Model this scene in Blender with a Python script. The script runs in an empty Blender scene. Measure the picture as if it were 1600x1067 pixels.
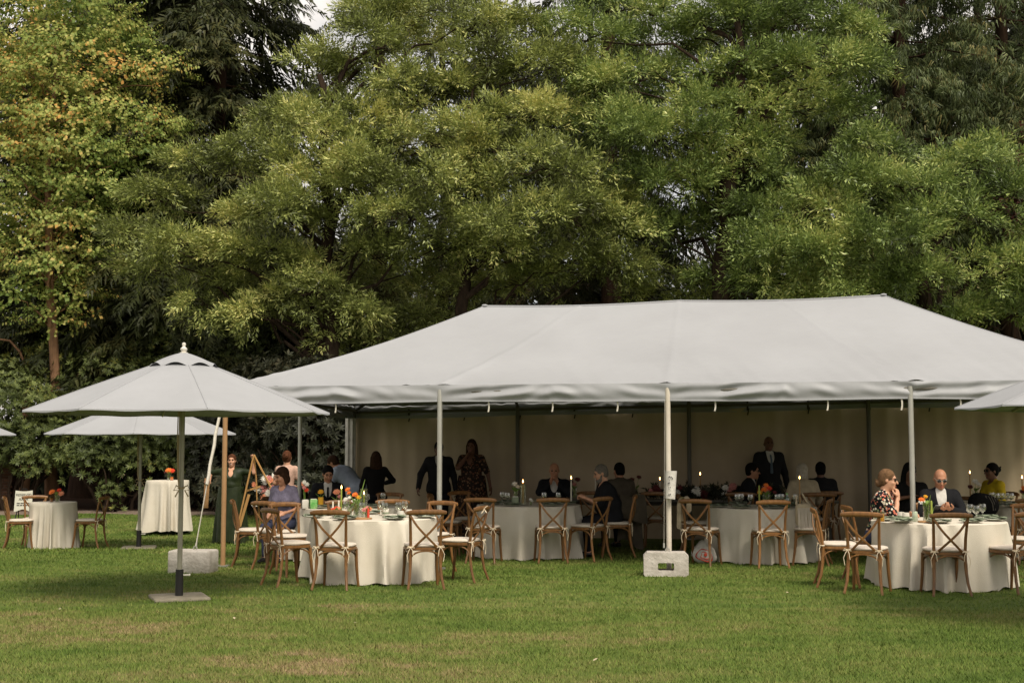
import bpy, math, random
import numpy as np
from mathutils import Vector, Matrix
random.seed(7); rng = np.random.default_rng(7)
R = math.radians
sc = bpy.context.scene
col = sc.collection
# ------------------------------------------------------------------ camera
FPX, PITCH, EYE = 2050.0, 0.0773, 1.65          # focal length in pixels of the 1600 px wide photograph
cam = bpy.data.cameras.new('camera'); cam.sensor_width = 36; cam.lens = FPX/1600*36
cam.clip_end = 2000; cam.clip_start = .1
camo = bpy.data.objects.new('camera', cam); col.objects.link(camo)
camo.location = (0, 0, EYE); camo.rotation_euler = (math.pi/2+PITCH, 0, 0)
sc.camera = camo
# ------------------------------------------------------------------ sky and sun
SUN_EL, SUN_AZ = R(51), R(152)      # azimuth clockwise from +Y: the sun stands behind the camera, to the right
w = bpy.data.worlds.new('World'); sc.world = w; w.use_nodes = True
nt = w.node_tree; nt.nodes.clear()
def N(nt, t, **kw):
    n = nt.nodes.new(t)
    for k, v in kw.items():
        if k in n.inputs: n.inputs[k].default_value = v
        else: setattr(n, k, v)
    return n
sky = N(nt, 'ShaderNodeTexSky', sky_type='NISHITA', sun_disc=False, sun_elevation=SUN_EL, sun_rotation=SUN_AZ,
        air_density=1.0, dust_density=4.0, ozone_density=1.0, altitude=50)
hs = N(nt, 'ShaderNodeHueSaturation', Saturation=.35)
tc = N(nt, 'ShaderNodeTexCoord'); cn = N(nt, 'ShaderNodeTexNoise', Scale=2.2, Detail=6.0, Roughness=.6)
cr = N(nt, 'ShaderNodeValToRGB'); cr.color_ramp.elements[0].position = .36; cr.color_ramp.elements[1].position = .56
mx = N(nt, 'ShaderNodeMix', data_type='RGBA'); mx.inputs['B'].default_value = (8.5, 7.95, 7.35, 1)   # pale cloud deck over most of the blue
bg = N(nt, 'ShaderNodeBackground', Strength=.072); out = N(nt, 'ShaderNodeOutputWorld')
L_ = nt.links.new
L_(sky.outputs[0], hs.inputs['Color']); L_(tc.outputs['Generated'], cn.inputs['Vector']); L_(cn.outputs['Fac'], cr.inputs['Fac'])
L_(cr.outputs['Color'], mx.inputs['Factor']); L_(hs.outputs['Color'], mx.inputs['A']); L_(mx.outputs['Result'], bg.inputs['Color']); L_(bg.outputs[0], out.inputs[0])
sl = bpy.data.lights.new('sun', 'SUN'); sl.energy = 2.1; sl.angle = R(20); sl.color = (1, .92, .77)
so = bpy.data.objects.new('sun', sl); col.objects.link(so); so.location = (10, -10, 30)
so.rotation_euler = Vector((-math.sin(SUN_AZ)*math.cos(SUN_EL), -math.cos(SUN_AZ)*math.cos(SUN_EL), -math.sin(SUN_EL))).to_track_quat('-Z', 'Y').to_euler()
vs = sc.view_settings; vs.view_transform = 'Standard'; vs.look = 'None'; vs.gamma = 1; vs.exposure = .88; vs.use_curve_mapping = False
sc.cycles.max_bounces = 6; sc.cycles.diffuse_bounces = 4; sc.cycles.transparent_max_bounces = 12
sc.cycles.use_denoising = True; sc.cycles.denoising_prefilter = 'NONE'; sc.cycles.sample_clamp_indirect = 6; sc.cycles.caustics_reflective = False; sc.cycles.caustics_refractive = False

# ------------------------------------------------------------------ helpers
def ray(px, py):
    up = (533.5-py)/FPX; c, s = math.cos(PITCH), math.sin(PITCH)
    return Vector(((px-800)/FPX, c-up*s, s+up*c))
def U(px, py, Y):                       # the point of the photograph's pixel that lies Y metres in front of the camera
    r = ray(px, py); return Vector((0, 0, EYE))+r*(Y/r.y)
def XU(px, Y): return (px-800)/FPX*Y*1.0
def sstep(a, b, x):
    t = np.clip((x-a)/(b-a), 0, 1); return t*t*(3-2*t)
def gz(x, y):                           # the lawn dips a little on the left, towards the shrubs
    return -.23*np.exp(-((y-25.5)/4.6)**2)*sstep(-1., -4.2, x)
def G(x, y): return float(gz(np.float64(x), np.float64(y)))

def mesh_np(name, V, F, mats, smooth=False, mi=None):
    me = bpy.data.meshes.new(name)
    V = np.asarray(V, np.float32).reshape(-1, 3); F = np.asarray(F, np.int32); k = F.shape[1]; n = len(F)
    me.vertices.add(len(V)); me.vertices.foreach_set('co', V.ravel())
    me.loops.add(n*k); me.loops.foreach_set('vertex_index', F.ravel())
    me.polygons.add(n); me.polygons.foreach_set('loop_start', np.arange(0, n*k, k, dtype=np.int32))
    me.update(calc_edges=True)
    if smooth: me.polygons.foreach_set('use_smooth', np.ones(n, bool))
    if mi is not None: me.polygons.foreach_set('material_index', np.asarray(mi, np.int32))
    for m in (mats if isinstance(mats, (list, tuple)) else [mats]): me.materials.append(m)
    return me
def link(name, me, parent=None):
    o = bpy.data.objects.new(name, me); col.objects.link(o)
    if parent is not None: o.parent = parent
    return o
def tag(o, label=None, cat=None, group=None, kind=None):
    if label: o['label'] = label
    if cat: o['category'] = cat
    if group: o['group'] = group
    if kind: o['kind'] = kind
    return o
def empty(name, loc, rz=0, label=None, cat=None, group=None):
    o = bpy.data.objects.new(name, None); col.objects.link(o); o.location = loc; o.rotation_euler = (0, 0, rz); o.empty_display_size = .1
    return tag(o, label, cat, group)
def copy_tree(o, parent=None):
    c = o.copy(); col.objects.link(c); c.parent = parent
    for ch in list(o.children): copy_tree(ch, c)
    return c

class MB:
    def __init__(s): s.v = []; s.f = []
    def add(s, vs, fs):
        b = len(s.v); s.v += [tuple(p) for p in vs]; s.f += [tuple(i+b for i in f) for f in fs]; return s
    def box(s, c, d, rot=None, bev=0.0):
        x, y, z = d[0]/2, d[1]/2, d[2]/2; c = Vector(c)
        if bev <= 0:
            P = [Vector((a*x, b*y, e*z)) for e in (-1, 1) for a, b in ((-1, -1), (1, -1), (1, 1), (-1, 1))]
            Fc = [(3, 2, 1, 0), (4, 5, 6, 7), (0, 1, 5, 4), (1, 2, 6, 5), (2, 3, 7, 6), (3, 0, 4, 7)]
        else:
            P = []; Fc = []; n = 0
            def ring(z_, ins):
                X, Y_ = x-ins, y-ins; b = min(bev, X*.9, Y_*.9); q = []
                for cx, cy, a0 in ((X-b, Y_-b, 0), (-X+b, Y_-b, 90), (-X+b, -Y_+b, 180), (X-b, -Y_+b, 270)):
                    for k in range(4):
                        a = R(a0+k*30); q.append(Vector((cx+b*math.cos(a), cy+b*math.sin(a), z_)))
                return q
            rings = [ring(-z, bev), ring(-z+bev*.3, bev*.3), ring(-z+bev, 0), ring(z-bev, 0), ring(z-bev*.3, bev*.3), ring(z, bev)]
            m = len(rings[0])
            for r in rings: P += r
            for i in range(len(rings)-1):
                for j in range(m): Fc.append((i*m+j, i*m+(j+1) % m, (i+1)*m+(j+1) % m, (i+1)*m+j))
            Fc.append(tuple(range(m-1, -1, -1))); Fc.append(tuple(range((len(rings)-1)*m, len(rings)*m)))
        if rot is not None: P = [rot @ p for p in P]
        return s.add([p+c for p in P], Fc)
    def tube(s, pts, rad, n=8, sx=1.0, cap=True, up=None):
        pts = [Vector(p) for p in pts]; m = len(pts)
        rad = list(rad) if hasattr(rad, '__len__') else [rad]*m
        T = [(pts[min(i+1, m-1)]-pts[max(i-1, 0)]).normalized() for i in range(m)]
        u = Vector(up) if up is not None else (Vector((0, 0, 1)) if abs(T[0].z) < .9 else Vector((1, 0, 0)))
        P = []
        for i in range(m):
            u = (u-T[i]*u.dot(T[i])).normalized(); v = T[i].cross(u)
            for k in range(n):
                a = 2*math.pi*k/n; P.append(pts[i]+(u*math.cos(a)*sx+v*math.sin(a))*rad[i])
        Fc = [(i*n+k, i*n+(k+1) % n, (i+1)*n+(k+1) % n, (i+1)*n+k) for i in range(m-1) for k in range(n)]
        if cap: Fc += [tuple(range(n-1, -1, -1)), tuple(range((m-1)*n, m*n))]
        return s.add(P, Fc)
    def lathe(s, prof, n=20, c=(0, 0, 0), wob=None):
        c = Vector(c); P = []; m = len(prof)
        for i, (r, z) in enumerate(prof):
            for k in range(n):
                a = 2*math.pi*k/n; rr = r*(wob(a, i) if wob else 1)
                P.append(c+Vector((rr*math.cos(a), rr*math.sin(a), z)))
        Fc = [(i*n+k, i*n+(k+1) % n, (i+1)*n+(k+1) % n, (i+1)*n+k) for i in range(m-1) for k in range(n)]
        if prof[0][0] > 1e-4: Fc.append(tuple(range(n-1, -1, -1)))
        if prof[-1][0] > 1e-4: Fc.append(tuple(range((m-1)*n, m*n)))
        return s.add(P, Fc)
    def ball(s, c, r, n=10, m=6):
        r = r if hasattr(r, '__len__') else (r, r, r); P = []; c = Vector(c)
        for i in range(m+1):
            t = math.pi*i/m
            for k in range(n):
                a = 2*math.pi*k/n
                P.append(c+Vector((r[0]*math.sin(t)*math.cos(a), r[1]*math.sin(t)*math.sin(a), r[2]*math.cos(t))))
        return s.add(P, [(i*n+k, (i+1)*n+k, (i+1)*n+(k+1) % n, i*n+(k+1) % n) for i in range(m) for k in range(n)])
    def grid(s, fn, nu, nv):
        P = [fn(i/nu, j/nv) for j in range(nv+1) for i in range(nu+1)]
        return s.add(P, [(j*(nu+1)+i, j*(nu+1)+i+1, (j+1)*(nu+1)+i+1, (j+1)*(nu+1)+i) for j in range(nv) for i in range(nu)])
    def mesh(s, name, mat, smooth=True, ang=40):
        me = bpy.data.meshes.new(name); me.from_pydata(s.v, [], s.f); me.materials.append(mat)
        if smooth:
            me.polygons.foreach_set('use_smooth', np.ones(len(me.polygons), bool)); me.set_sharp_from_angle(angle=R(ang))
        me.update(); return me
    def build(s, name, mat, parent=None, smooth=True, ang=40): return link(name, s.mesh(name, mat, smooth, ang), parent)

# ------------------------------------------------------------------ materials
def lin(c): return tuple(((v/255+.055)/1.055)**2.4 if v/255 > .04045 else v/255/12.92 for v in c)
def mat(name, c, rough=.6, c2=None, scale=8., bump=0., bscale=60., spec=.3, detail=4., coord='Object', stretch=None, metal=0., objvar=0.):
    m = bpy.data.materials.new(name); m.use_nodes = True; t = m.node_tree; b = t.nodes['Principled BSDF']; l = t.links.new
    b.inputs['Roughness'].default_value = rough; b.inputs['Specular IOR Level'].default_value = spec; b.inputs['Metallic'].default_value = metal
    b.inputs['Base Color'].default_value = (*c, 1); tcn = N(t, 'ShaderNodeTexCoord'); vec = tcn.outputs[coord]
    if stretch:
        mp = N(t, 'ShaderNodeMapping'); mp.inputs['Scale'].default_value = stretch; l(vec, mp.inputs['Vector']); vec = mp.outputs[0]
    cout = None
    if c2 is not None:
        n = N(t, 'ShaderNodeTexNoise', Scale=scale, Detail=detail, Roughness=.6); l(vec, n.inputs['Vector'])
        r = N(t, 'ShaderNodeValToRGB'); e = r.color_ramp.elements; e[0].position = .33; e[1].position = .67; e[0].color = (*c, 1); e[1].color = (*c2, 1)
        l(n.outputs['Fac'], r.inputs['Fac']); cout = r.outputs['Color']
    if objvar > 0:
        oi = N(t, 'ShaderNodeObjectInfo'); h = N(t, 'ShaderNodeHueSaturation'); l(oi.outputs['Color'], h.inputs['Value'])
        if cout: l(cout, h.inputs['Color'])
        else: h.inputs['Color'].default_value = (*c, 1)
        cout = h.outputs['Color']
    if cout: l(cout, b.inputs['Base Color'])
    if bump > 0:
        n = N(t, 'ShaderNodeTexNoise', Scale=bscale, Detail=5.); l(vec, n.inputs['Vector'])
        bp = N(t, 'ShaderNodeBump', Strength=bump, Distance=.02); l(n.outputs['Fac'], bp.inputs['Height']); l(bp.outputs[0], b.inputs['Normal'])
    return m
def leaf_mat(name, cols, tr=.3, rough=.55, scale=.6, spec=.25):
    """leaf colour differs from leaf to leaf and slowly through the crown"""
    m = bpy.data.materials.new(name); m.use_nodes = True; t = m.node_tree; l = t.links.new
    b = t.nodes['Principled BSDF']; b.inputs['Roughness'].default_value = rough; b.inputs['Specular IOR Level'].default_value = spec
    g = N(t, 'ShaderNodeNewGeometry'); tcn = N(t, 'ShaderNodeTexCoord'); n = N(t, 'ShaderNodeTexNoise', Scale=scale, Detail=3.)
    l(tcn.outputs['Object'], n.inputs['Vector'])
    a = N(t, 'ShaderNodeMath', operation='MULTIPLY_ADD'); l(n.outputs['Fac'], a.inputs[0]); a.inputs[1].default_value = 2.0; a.inputs[2].default_value = -.79
    a2 = N(t, 'ShaderNodeMath', operation='MULTIPLY_ADD'); l(g.outputs['Random Per Island'], a2.inputs[0]); a2.inputs[1].default_value = .62; l(a.outputs[0], a2.inputs[2])
    r = N(t, 'ShaderNodeValToRGB'); cr_ = r.color_ramp
    while len(cr_.elements) < len(cols): cr_.elements.new(.5)
    for e, (p, c) in zip(cr_.elements, cols): e.position = p; e.color = (*c, 1)
    l(a2.outputs[0], r.inputs['Fac']); l(r.outputs['Color'], b.inputs['Base Color'])
    ts = N(t, 'ShaderNodeBsdfTranslucent'); l(r.outputs['Color'], ts.inputs['Color'])
    ms = N(t, 'ShaderNodeMixShader', Fac=tr); l(b.outputs[0], ms.inputs[1]); l(ts.outputs[0], ms.inputs[2]); l(ms.outputs[0], t.nodes['Material Output'].inputs[0])
    return m
def glass_mat(name, tint=(1, 1, 1), gl=.14):
    m = bpy.data.materials.new(name); m.use_nodes = True; t = m.node_tree; l = t.links.new; t.nodes.clear()
    o = N(t, 'ShaderNodeOutputMaterial'); a = N(t, 'ShaderNodeBsdfTransparent'); a.inputs[0].default_value = (*tint, 1)
    g = N(t, 'ShaderNodeBsdfGlossy', Roughness=.06); f = N(t, 'ShaderNodeLayerWeight', Blend=.35)
    mr = N(t, 'ShaderNodeMapRange'); mr.inputs['To Min'].default_value = gl*.5; mr.inputs['To Max'].default_value = .75; l(f.outputs['Facing'], mr.inputs['Value'])
    x = N(t, 'ShaderNodeMixShader'); l(mr.outputs[0], x.inputs[0]); l(a.outputs[0], x.inputs[1]); l(g.outputs[0], x.inputs[2]); l(x.outputs[0], o.inputs[0]); return m
def emit_mat(name, c, s):
    m = bpy.data.materials.new(name); m.use_nodes = True; b = m.node_tree.nodes['Principled BSDF']
    b.inputs['Base Color'].default_value = (*c, 1); b.inputs['Emission Color'].default_value = (*c, 1); b.inputs['Emission Strength'].default_value = s; return m
def pattern_mat(name, base, cols, scale=30., thr=.55):
    """printed cloth: blotches of several colours on a base colour"""
    m = bpy.data.materials.new(name); m.use_nodes = True; t = m.node_tree; l = t.links.new; b = t.nodes['Principled BSDF']; b.inputs['Roughness'].default_value = .8
    b.inputs['Specular IOR Level'].default_value = .15
    tcn = N(t, 'ShaderNodeTexCoord'); v = N(t, 'ShaderNodeTexVoronoi', Scale=scale); l(tcn.outputs['Object'], v.inputs['Vector'])
    sep = N(t, 'ShaderNodeSeparateColor'); l(v.outputs['Color'], sep.inputs[0])
    r = N(t, 'ShaderNodeValToRGB'); r.color_ramp.interpolation = 'CONSTANT'
    for i, c in enumerate(cols):
        e = r.color_ramp.elements[i] if i < 2 else r.color_ramp.elements.new(i/len(cols))
        e.position = i/len(cols); e.color = (*c, 1)
    l(sep.outputs[0], r.inputs['Fac'])
    ds = N(t, 'ShaderNodeMath', operation='LESS_THAN'); l(v.outputs['Distance'], ds.inputs[0]); ds.inputs[1].default_value = thr
    x = N(t, 'ShaderNodeMix', data_type='RGBA'); l(ds.outputs[0], x.inputs['Factor']); x.inputs['A'].default_value = (*base, 1); l(r.outputs['Color'], x.inputs['B'])
    l(x.outputs['Result'], b.inputs['Base Color']); return m

M = {}
M['tent'] = mat('tent_vinyl', (.318, .322, .336), .5, (.285, .288, .300), .7, .30, 5., .3, 8.)
M['wall'] = mat('tent_wall_vinyl', (.50, .395, .27), .5, (.43, .335, .225), 1.2, .15, 14., .3)
M['umb'] = mat('umbrella_canvas', (.318, .322, .337), .85, (.297, .301, .314), 2., .1, 90., .1)
M['cloth'] = mat('table_linen', (.60, .55, .465), .85, (.56, .505, .415), 3., .25, 120., .1)
M['wood'] = mat('chair_wood', (.235, .112, .035), .42, (.14, .062, .019), 5., .1, 40., .4, stretch=(6, 6, 1.2), objvar=.32)
M['cushion'] = mat('cushion_cotton', (.60, .53, .45), .9, (.55, .48, .4), 10., .3, 80., .1)
M['tie'] = mat('cotton_tie', (.72, .6, .44), .9)
M['alu'] = mat('brushed_aluminium', (.46, .45, .41), .38, (.38, .37, .33), 3., 0, 60, .5, metal=.55)
M['whitepole'] = mat('white_painted_pole', (.62, .56, .47), .45, (.52, .46, .38), 3.)
M['copper'] = mat('tan_wrapped_pole', (.36, .21, .10), .45, (.30, .17, .08), 3.)
M['umbpole'] = mat('olive_grey_pole', (.33, .31, .24), .4, (.28, .26, .2), 4., metal=.2)
M['black'] = mat('black_metal', (.016, .015, .014), .5)
M['darkframe'] = mat('dark_steel', (.12, .11, .09), .5)
M['conc'] = mat('concrete', (.52, .48, .43), .95, (.36, .325, .28), 6., .55, 30., .1, 8.)
M['slab'] = mat('base_slab', (.25, .22, .17), .9, (.17, .15, .11), 7., .5, 40.)
M['rope'] = mat('rope', (.34, .26, .15), .9)
M['strap'] = mat('strap_webbing', (.66, .62, .54), .8, (.55, .51, .44), 30.)
M['bark'] = mat('bark', (.045, .030, .020), .95, (.018, .012, .008), 3., .9, 9., .1, 8., stretch=(3, 3, .7))
M['bark2'] = mat('warm_bark', (.27, .15, .082), .9, (.15, .085, .05), 3., .7, 9., .1, 8., stretch=(3, 3, .8))
M['barkr'] = mat('red_brown_bark', (.05, .028, .017), .95, (.02, .012, .008), 2., 1., 7., .1, 8., stretch=(3, 3, .6))
M['cutwood'] = mat('cut_wood', (.48, .34, .2), .9, (.28, .18, .1), 6., .5, 20.)
M['mulch'] = mat('mulch', (.10, .055, .035), 1., (.045, .026, .017), 14., 1., 30., .1, 8.)
M['path'] = mat('path_gravel', (.22, .17, .13), 1., (.15, .11, .085), 10., .6, 60., .1, 8.)
M['plate'] = mat('stoneware', (.42, .43, .35), .35)
M['sage'] = mat('sage_napkin', (.22, .25, .17), .9, (.17, .20, .13), 14., .3, 90.)
M['ceramic'] = mat('white_ceramic', (.66, .62, .55), .3)
M['glass'] = glass_mat('clear_glass', (.93, .94, .9))
M['smoke'] = glass_mat('smoked_glass', (.6, .42, .22))
M['gglass'] = glass_mat('green_bottle_glass', (.10, .50, .30))
M['beer'] = mat('beer', (.66, .30, .02), .15)
M['flame'] = emit_mat('flame', (1., .52, .16), 9.)
M['wax_green'] = mat('green_wax', (.28, .33, .06), .5)
M['wax_white'] = mat('white_wax', (.72, .66, .55), .5)
M['wax_red'] = mat('red_wax', (.55, .06, .03), .5)
M['wax_amber'] = mat('amber_wax', (.42, .25, .10), .5)
M['stem'] = mat('flower_stem', (.16, .25, .05), .6)
for k, c in dict(f_orange=(.80, .20, .03), f_red=(.68, .06, .02), f_peach=(.75, .30, .16), f_white=(.75, .72, .64), f_yellow=(.80, .42, .03), f_pink=(.62, .25, .22), f_burg=(.12, .02, .02)).items():
    M[k] = mat(k[2:]+'_petal', c, .7, tuple(v*.75 for v in c), 40.)
M['terra'] = mat('terracotta', (.50, .17, .08), .7)
M['can'] = mat('printed_can', (.30, .40, .27), .35, (.55, .55, .45), 24., metal=.2)
M['can_top'] = mat('can_rim', (.6, .58, .54), .3, metal=.8)
M['greenbox'] = mat('green_carton', (.08, .34, .06), .5, (.30, .50, .2), 18.)
M['board'] = mat('wood_slab', (.42, .24, .11), .6, (.28, .15, .06), 9., stretch=(1, 5, 1))
M['easel'] = mat('easel_pine', (.42, .24, .085), .5, (.34, .18, .06), 7., stretch=(8, 8, 1))
M['sign'] = mat('sign_board', (.50, .48, .40), .7)
M['ink'] = mat('sign_ink', (.012, .011, .010), .7)
M['darkcloth'] = mat('dark_linen', (.05, .042, .036), .9)
# cloth and skin for the guests
def sk(n, c): M[n] = mat(n, c, .5, tuple(v*.88 for v in c), 12., 0, 60, .3)
sk('skin_fair', (.56, .30, .19)); sk('skin_tan', (.40, .19, .11)); sk('skin_warm', (.47, .235, .145)); sk('skin_deep', (.16, .075, .045))
def fab(n, c, v=.75, s=9.): M[n] = mat(n, c, .9, tuple(q*v for q in c), s, .35, 26., .1)
fab('suit_black', (.014, .014, .016)); fab('suit_charcoal', (.022, .021, .022)); fab('shirt_white', (.60, .57, .52)); fab('tie_black', (.008, .008, .009)); fab('tie_blue', (.12, .16, .2))
fab('lavender', (.20, .18, .25), .7, 30.); fab('pinkbeige', (.56, .36, .28)); fab('blueshirt', (.34, .38, .46), .7, 6.); fab('blackknit', (.010, .009, .009)); fab('darkshirt', (.015, .015, .017)); fab('olivegrey', (.085, .07, .05))
fab('shawl', (.46, .38, .26)); fab('yellow', (.50, .36, .02)); fab('trouser', (.016, .016, .019)); fab('greytrouser', (.05, .05, .055)); fab('jeans', (.045, .05, .085)); fab('blackdress', (.012, .011, .011))
M['velvet'] = mat('green_velvet', (.010, .016, .006), .5, (.022, .030, .011), 5., .3, 14., .2)
M['velvet'].node_tree.nodes['Principled BSDF'].inputs['Sheen Weight'].default_value = .12
M['velvet'].node_tree.nodes['Principled BSDF'].inputs['Sheen Tint'].default_value = (.35, .45, .2, 1)
M['floral'] = pattern_mat('floral_print', (.008, .008, .010), [(.55, .16, .10), (.60, .52, .40), (.62, .22, .16), (.16, .2, .1), (.7, .62, .5), (.008, .008, .010)], 34., .47)
M['floraldark'] = pattern_mat('dark_floral_print', (.022, .014, .010), [(.14, .055, .03), (.05, .03, .02), (.2, .11, .06), (.03, .02, .015)], 28., .5)
fab('hair_brown', (.045, .022, .012), .5, 25.); fab('hair_black', (.008, .007, .006), .6, 25.); fab('hair_auburn', (.10, .038, .018), .5, 25.); fab('hair_grey', (.19, .165, .14), .6, 25.); fab('hair_white', (.5, .44, .36), .7, 25.); fab('hair_blond', (.17, .095, .048), .5, 25.)
M['eye'] = mat('eye_dark', (.012, .009, .008), .2); M['lip'] = mat('lip', (.30, .075, .055), .5); M['lens'] = mat('dark_lens', (.006, .006, .007), .1, spec=.6)
M['shoe_tan'] = mat('tan_leather', (.26, .09, .035), .35); M['shoe_black'] = mat('black_leather', (.012, .011, .010), .35)
def ramp(*c): return list(c)
LO = leaf_mat('oak_leaf', [(0.0, (0.0528, 0.0545, 0.0247)), (0.25, (0.1051, 0.1236, 0.0377)), (0.55, (0.2436, 0.2857, 0.0798)), (0.8, (0.4106, 0.4363, 0.1328)), (1.0, (0.6116, 0.5717, 0.2104))], .2, spec=.4, rough=.45)
LO2 = leaf_mat('oak_leaf_fresh', [(0.0, (0.0448, 0.0603, 0.0221)), (0.25, (0.0926, 0.1341, 0.0363)), (0.55, (0.2056, 0.276, 0.0748)), (0.8, (0.352, 0.4075, 0.1196)), (1.0, (0.4962, 0.5061, 0.1696))], .2, spec=.4, rough=.45)
LK = leaf_mat('katsura_leaf', [(0.0, (0.0952, 0.1485, 0.0336)), (0.3, (0.1777, 0.2424, 0.0505)), (0.6, (0.3174, 0.3596, 0.0911)), (0.85, (0.5077, 0.4534, 0.1401)), (1.0, (0.6347, 0.3439, 0.0981))], .35, scale=.5)
LC = leaf_mat('cedar_frond', [(0.0, (0.0187, 0.0243, 0.0086)), (0.6, (0.0443, 0.0521, 0.0156)), (1.0, (0.081, 0.0766, 0.0235))], .12)
LS = leaf_mat('spruce_frond', [(0.0, (0.0315, 0.0426, 0.0159)), (0.45, (0.067, 0.09, 0.0301)), (0.8, (0.1102, 0.1302, 0.0443)), (1.0, (0.1889, 0.154, 0.0531))], .12)
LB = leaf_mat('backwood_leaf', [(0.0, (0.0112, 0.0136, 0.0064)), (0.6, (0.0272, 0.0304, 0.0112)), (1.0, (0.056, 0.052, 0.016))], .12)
LR = leaf_mat('rhododendron_leaf', [(0.0, (0.036, 0.0485, 0.015)), (0.5, (0.081, 0.1032, 0.0298)), (0.85, (0.1484, 0.1738, 0.0485)), (1.0, (0.2519, 0.2318, 0.0522))], .12, .5, .8, .22)
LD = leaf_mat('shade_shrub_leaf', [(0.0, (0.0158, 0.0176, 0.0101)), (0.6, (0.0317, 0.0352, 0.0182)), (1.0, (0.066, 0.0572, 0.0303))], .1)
LP = leaf_mat('purple_leaf', [(0., (.028, .012, .010)), (.6, (.07, .025, .018)), (1., (.13, .05, .03))], .2)
LBR = leaf_mat('brown_twig_leaf', [(0., (.045, .030, .018)), (.5, (.085, .055, .03)), (1., (.13, .10, .05))], .2)

# ------------------------------------------------------------------ ground
def lawn_mat(name, blades):
    m = bpy.data.materials.new(name); m.use_nodes = True; t = m.node_tree; l = t.links.new; b = t.nodes['Principled BSDF']
    b.inputs['Roughness'].default_value = .8; b.inputs['Specular IOR Level'].default_value = .15
    g = N(t, 'ShaderNodeNewGeometry'); mp = N(t, 'ShaderNodeMapping'); mp.inputs['Scale'].default_value = (.7, 1.25, 1); l(g.outputs['Position'], mp.inputs['Vector'])
    n1 = N(t, 'ShaderNodeTexNoise', Scale=.55, Detail=5., Roughness=.62); n2 = N(t, 'ShaderNodeTexNoise', Scale=2.4, Detail=7., Roughness=.68)
    l(mp.outputs[0], n1.inputs['Vector']); l(mp.outputs[0], n2.inputs['Vector'])
    # worn, dry turf in front of the umbrella and to the left; fresh turf to the right
    sx = N(t, 'ShaderNodeSeparateXYZ'); l(g.outputs['Position'], sx.inputs[0])
    my = N(t, 'ShaderNodeMapRange', interpolation_type='SMOOTHSTEP'); my.inputs['From Min'].default_value = 14.2; my.inputs['From Max'].default_value = 12.6; l(sx.outputs['Y'], my.inputs['Value'])
    mxx = N(t, 'ShaderNodeMapRange', interpolation_type='SMOOTHSTEP'); mxx.inputs['From Min'].default_value = 1.6; mxx.inputs['From Max'].default_value = -1.6; mxx.inputs['To Min'].default_value = .25; l(sx.outputs['X'], mxx.inputs['Value'])
    wear = N(t, 'ShaderNodeMath', operation='MULTIPLY'); l(my.outputs[0], wear.inputs[0]); l(mxx.outputs[0], wear.inputs[1])
    f1 = N(t, 'ShaderNodeMath', operation='MULTIPLY_ADD'); l(n1.outputs['Fac'], f1.inputs[0]); f1.inputs[1].default_value = .75
    h2 = N(t, 'ShaderNodeMath', operation='MULTIPLY_ADD'); l(n2.outputs['Fac'], h2.inputs[0]); h2.inputs[1].default_value = .8; h2.inputs[2].default_value = -.33; l(h2.outputs[0], f1.inputs[2])
    f2 = N(t, 'ShaderNodeMath', operation='MULTIPLY_ADD'); l(wear.outputs[0], f2.inputs[0]); f2.inputs[1].default_value = .115; l(f1.outputs[0], f2.inputs[2])
    fac = f2.outputs[0]
    if blades:
        f3 = N(t, 'ShaderNodeMath', operation='MULTIPLY_ADD'); l(g.outputs['Random Per Island'], f3.inputs[0]); f3.inputs[1].default_value = .22
        s3 = N(t, 'ShaderNodeMath', operation='SUBTRACT'); l(fac, s3.inputs[0]); s3.inputs[1].default_value = .11; l(s3.outputs[0], f3.inputs[2]); fac = f3.outputs[0]
    r = N(t, 'ShaderNodeValToRGB'); cr_ = r.color_ramp
    cs = [(.28, (.076, .125, .020)), (.44, (.122, .172, .033)), (.58, (.172, .194, .050)), (.70, (.24, .195, .085)), (.83, (.345, .24, .145))]
    if not blades: cs = [(p, tuple(v*.8 for v in c)) for p, c in cs]
    while len(cr_.elements) < len(cs): cr_.elements.new(.5)
    for e, (p, c) in zip(cr_.elements, cs): e.position = p; e.color = (*c, 1)
    l(fac, r.inputs['Fac']); l(r.outputs['Color'], b.inputs['Base Color'])
    if not blades:
        n3 = N(t, 'ShaderNodeTexNoise', Scale=90., Detail=4.); l(g.outputs['Position'], n3.inputs['Vector'])
        bp = N(t, 'ShaderNodeBump', Strength=.8, Distance=.03); l(n3.outputs['Fac'], bp.inputs['Height']); l(bp.outputs[0], b.inputs['Normal'])
    return m
M['lawn'] = lawn_mat('lawn_turf', False); M['grass'] = lawn_mat('grass_blades', True)
xs = np.concatenate([-np.geomspace(400, 26, 12), np.linspace(-24, 24, 121), np.geomspace(26, 400, 12)])
ys = np.concatenate([[-60, -20, -5, 0], np.linspace(3, 40, 112), np.geomspace(42, 900, 14)])
gx, gy = np.meshgrid(xs, ys); nxn, nyn = len(xs), len(ys)
Vg = np.stack([gx, gy, gz(gx, gy)], -1).reshape(-1, 3)
ii = (np.arange(nyn-1)[:, None]*nxn+np.arange(nxn-1)[None]).ravel()
lawn = link('lawn', mesh_np('lawn', Vg, np.stack([ii, ii+1, ii+1+nxn, ii+nxn], 1), M['lawn'], True)); tag(lawn, kind='structure')
def edge_y(x): return 31.3+.3*np.sin(x*.55+1)+.2*np.sin(x*1.7)     # where the lawn ends at the left
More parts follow.
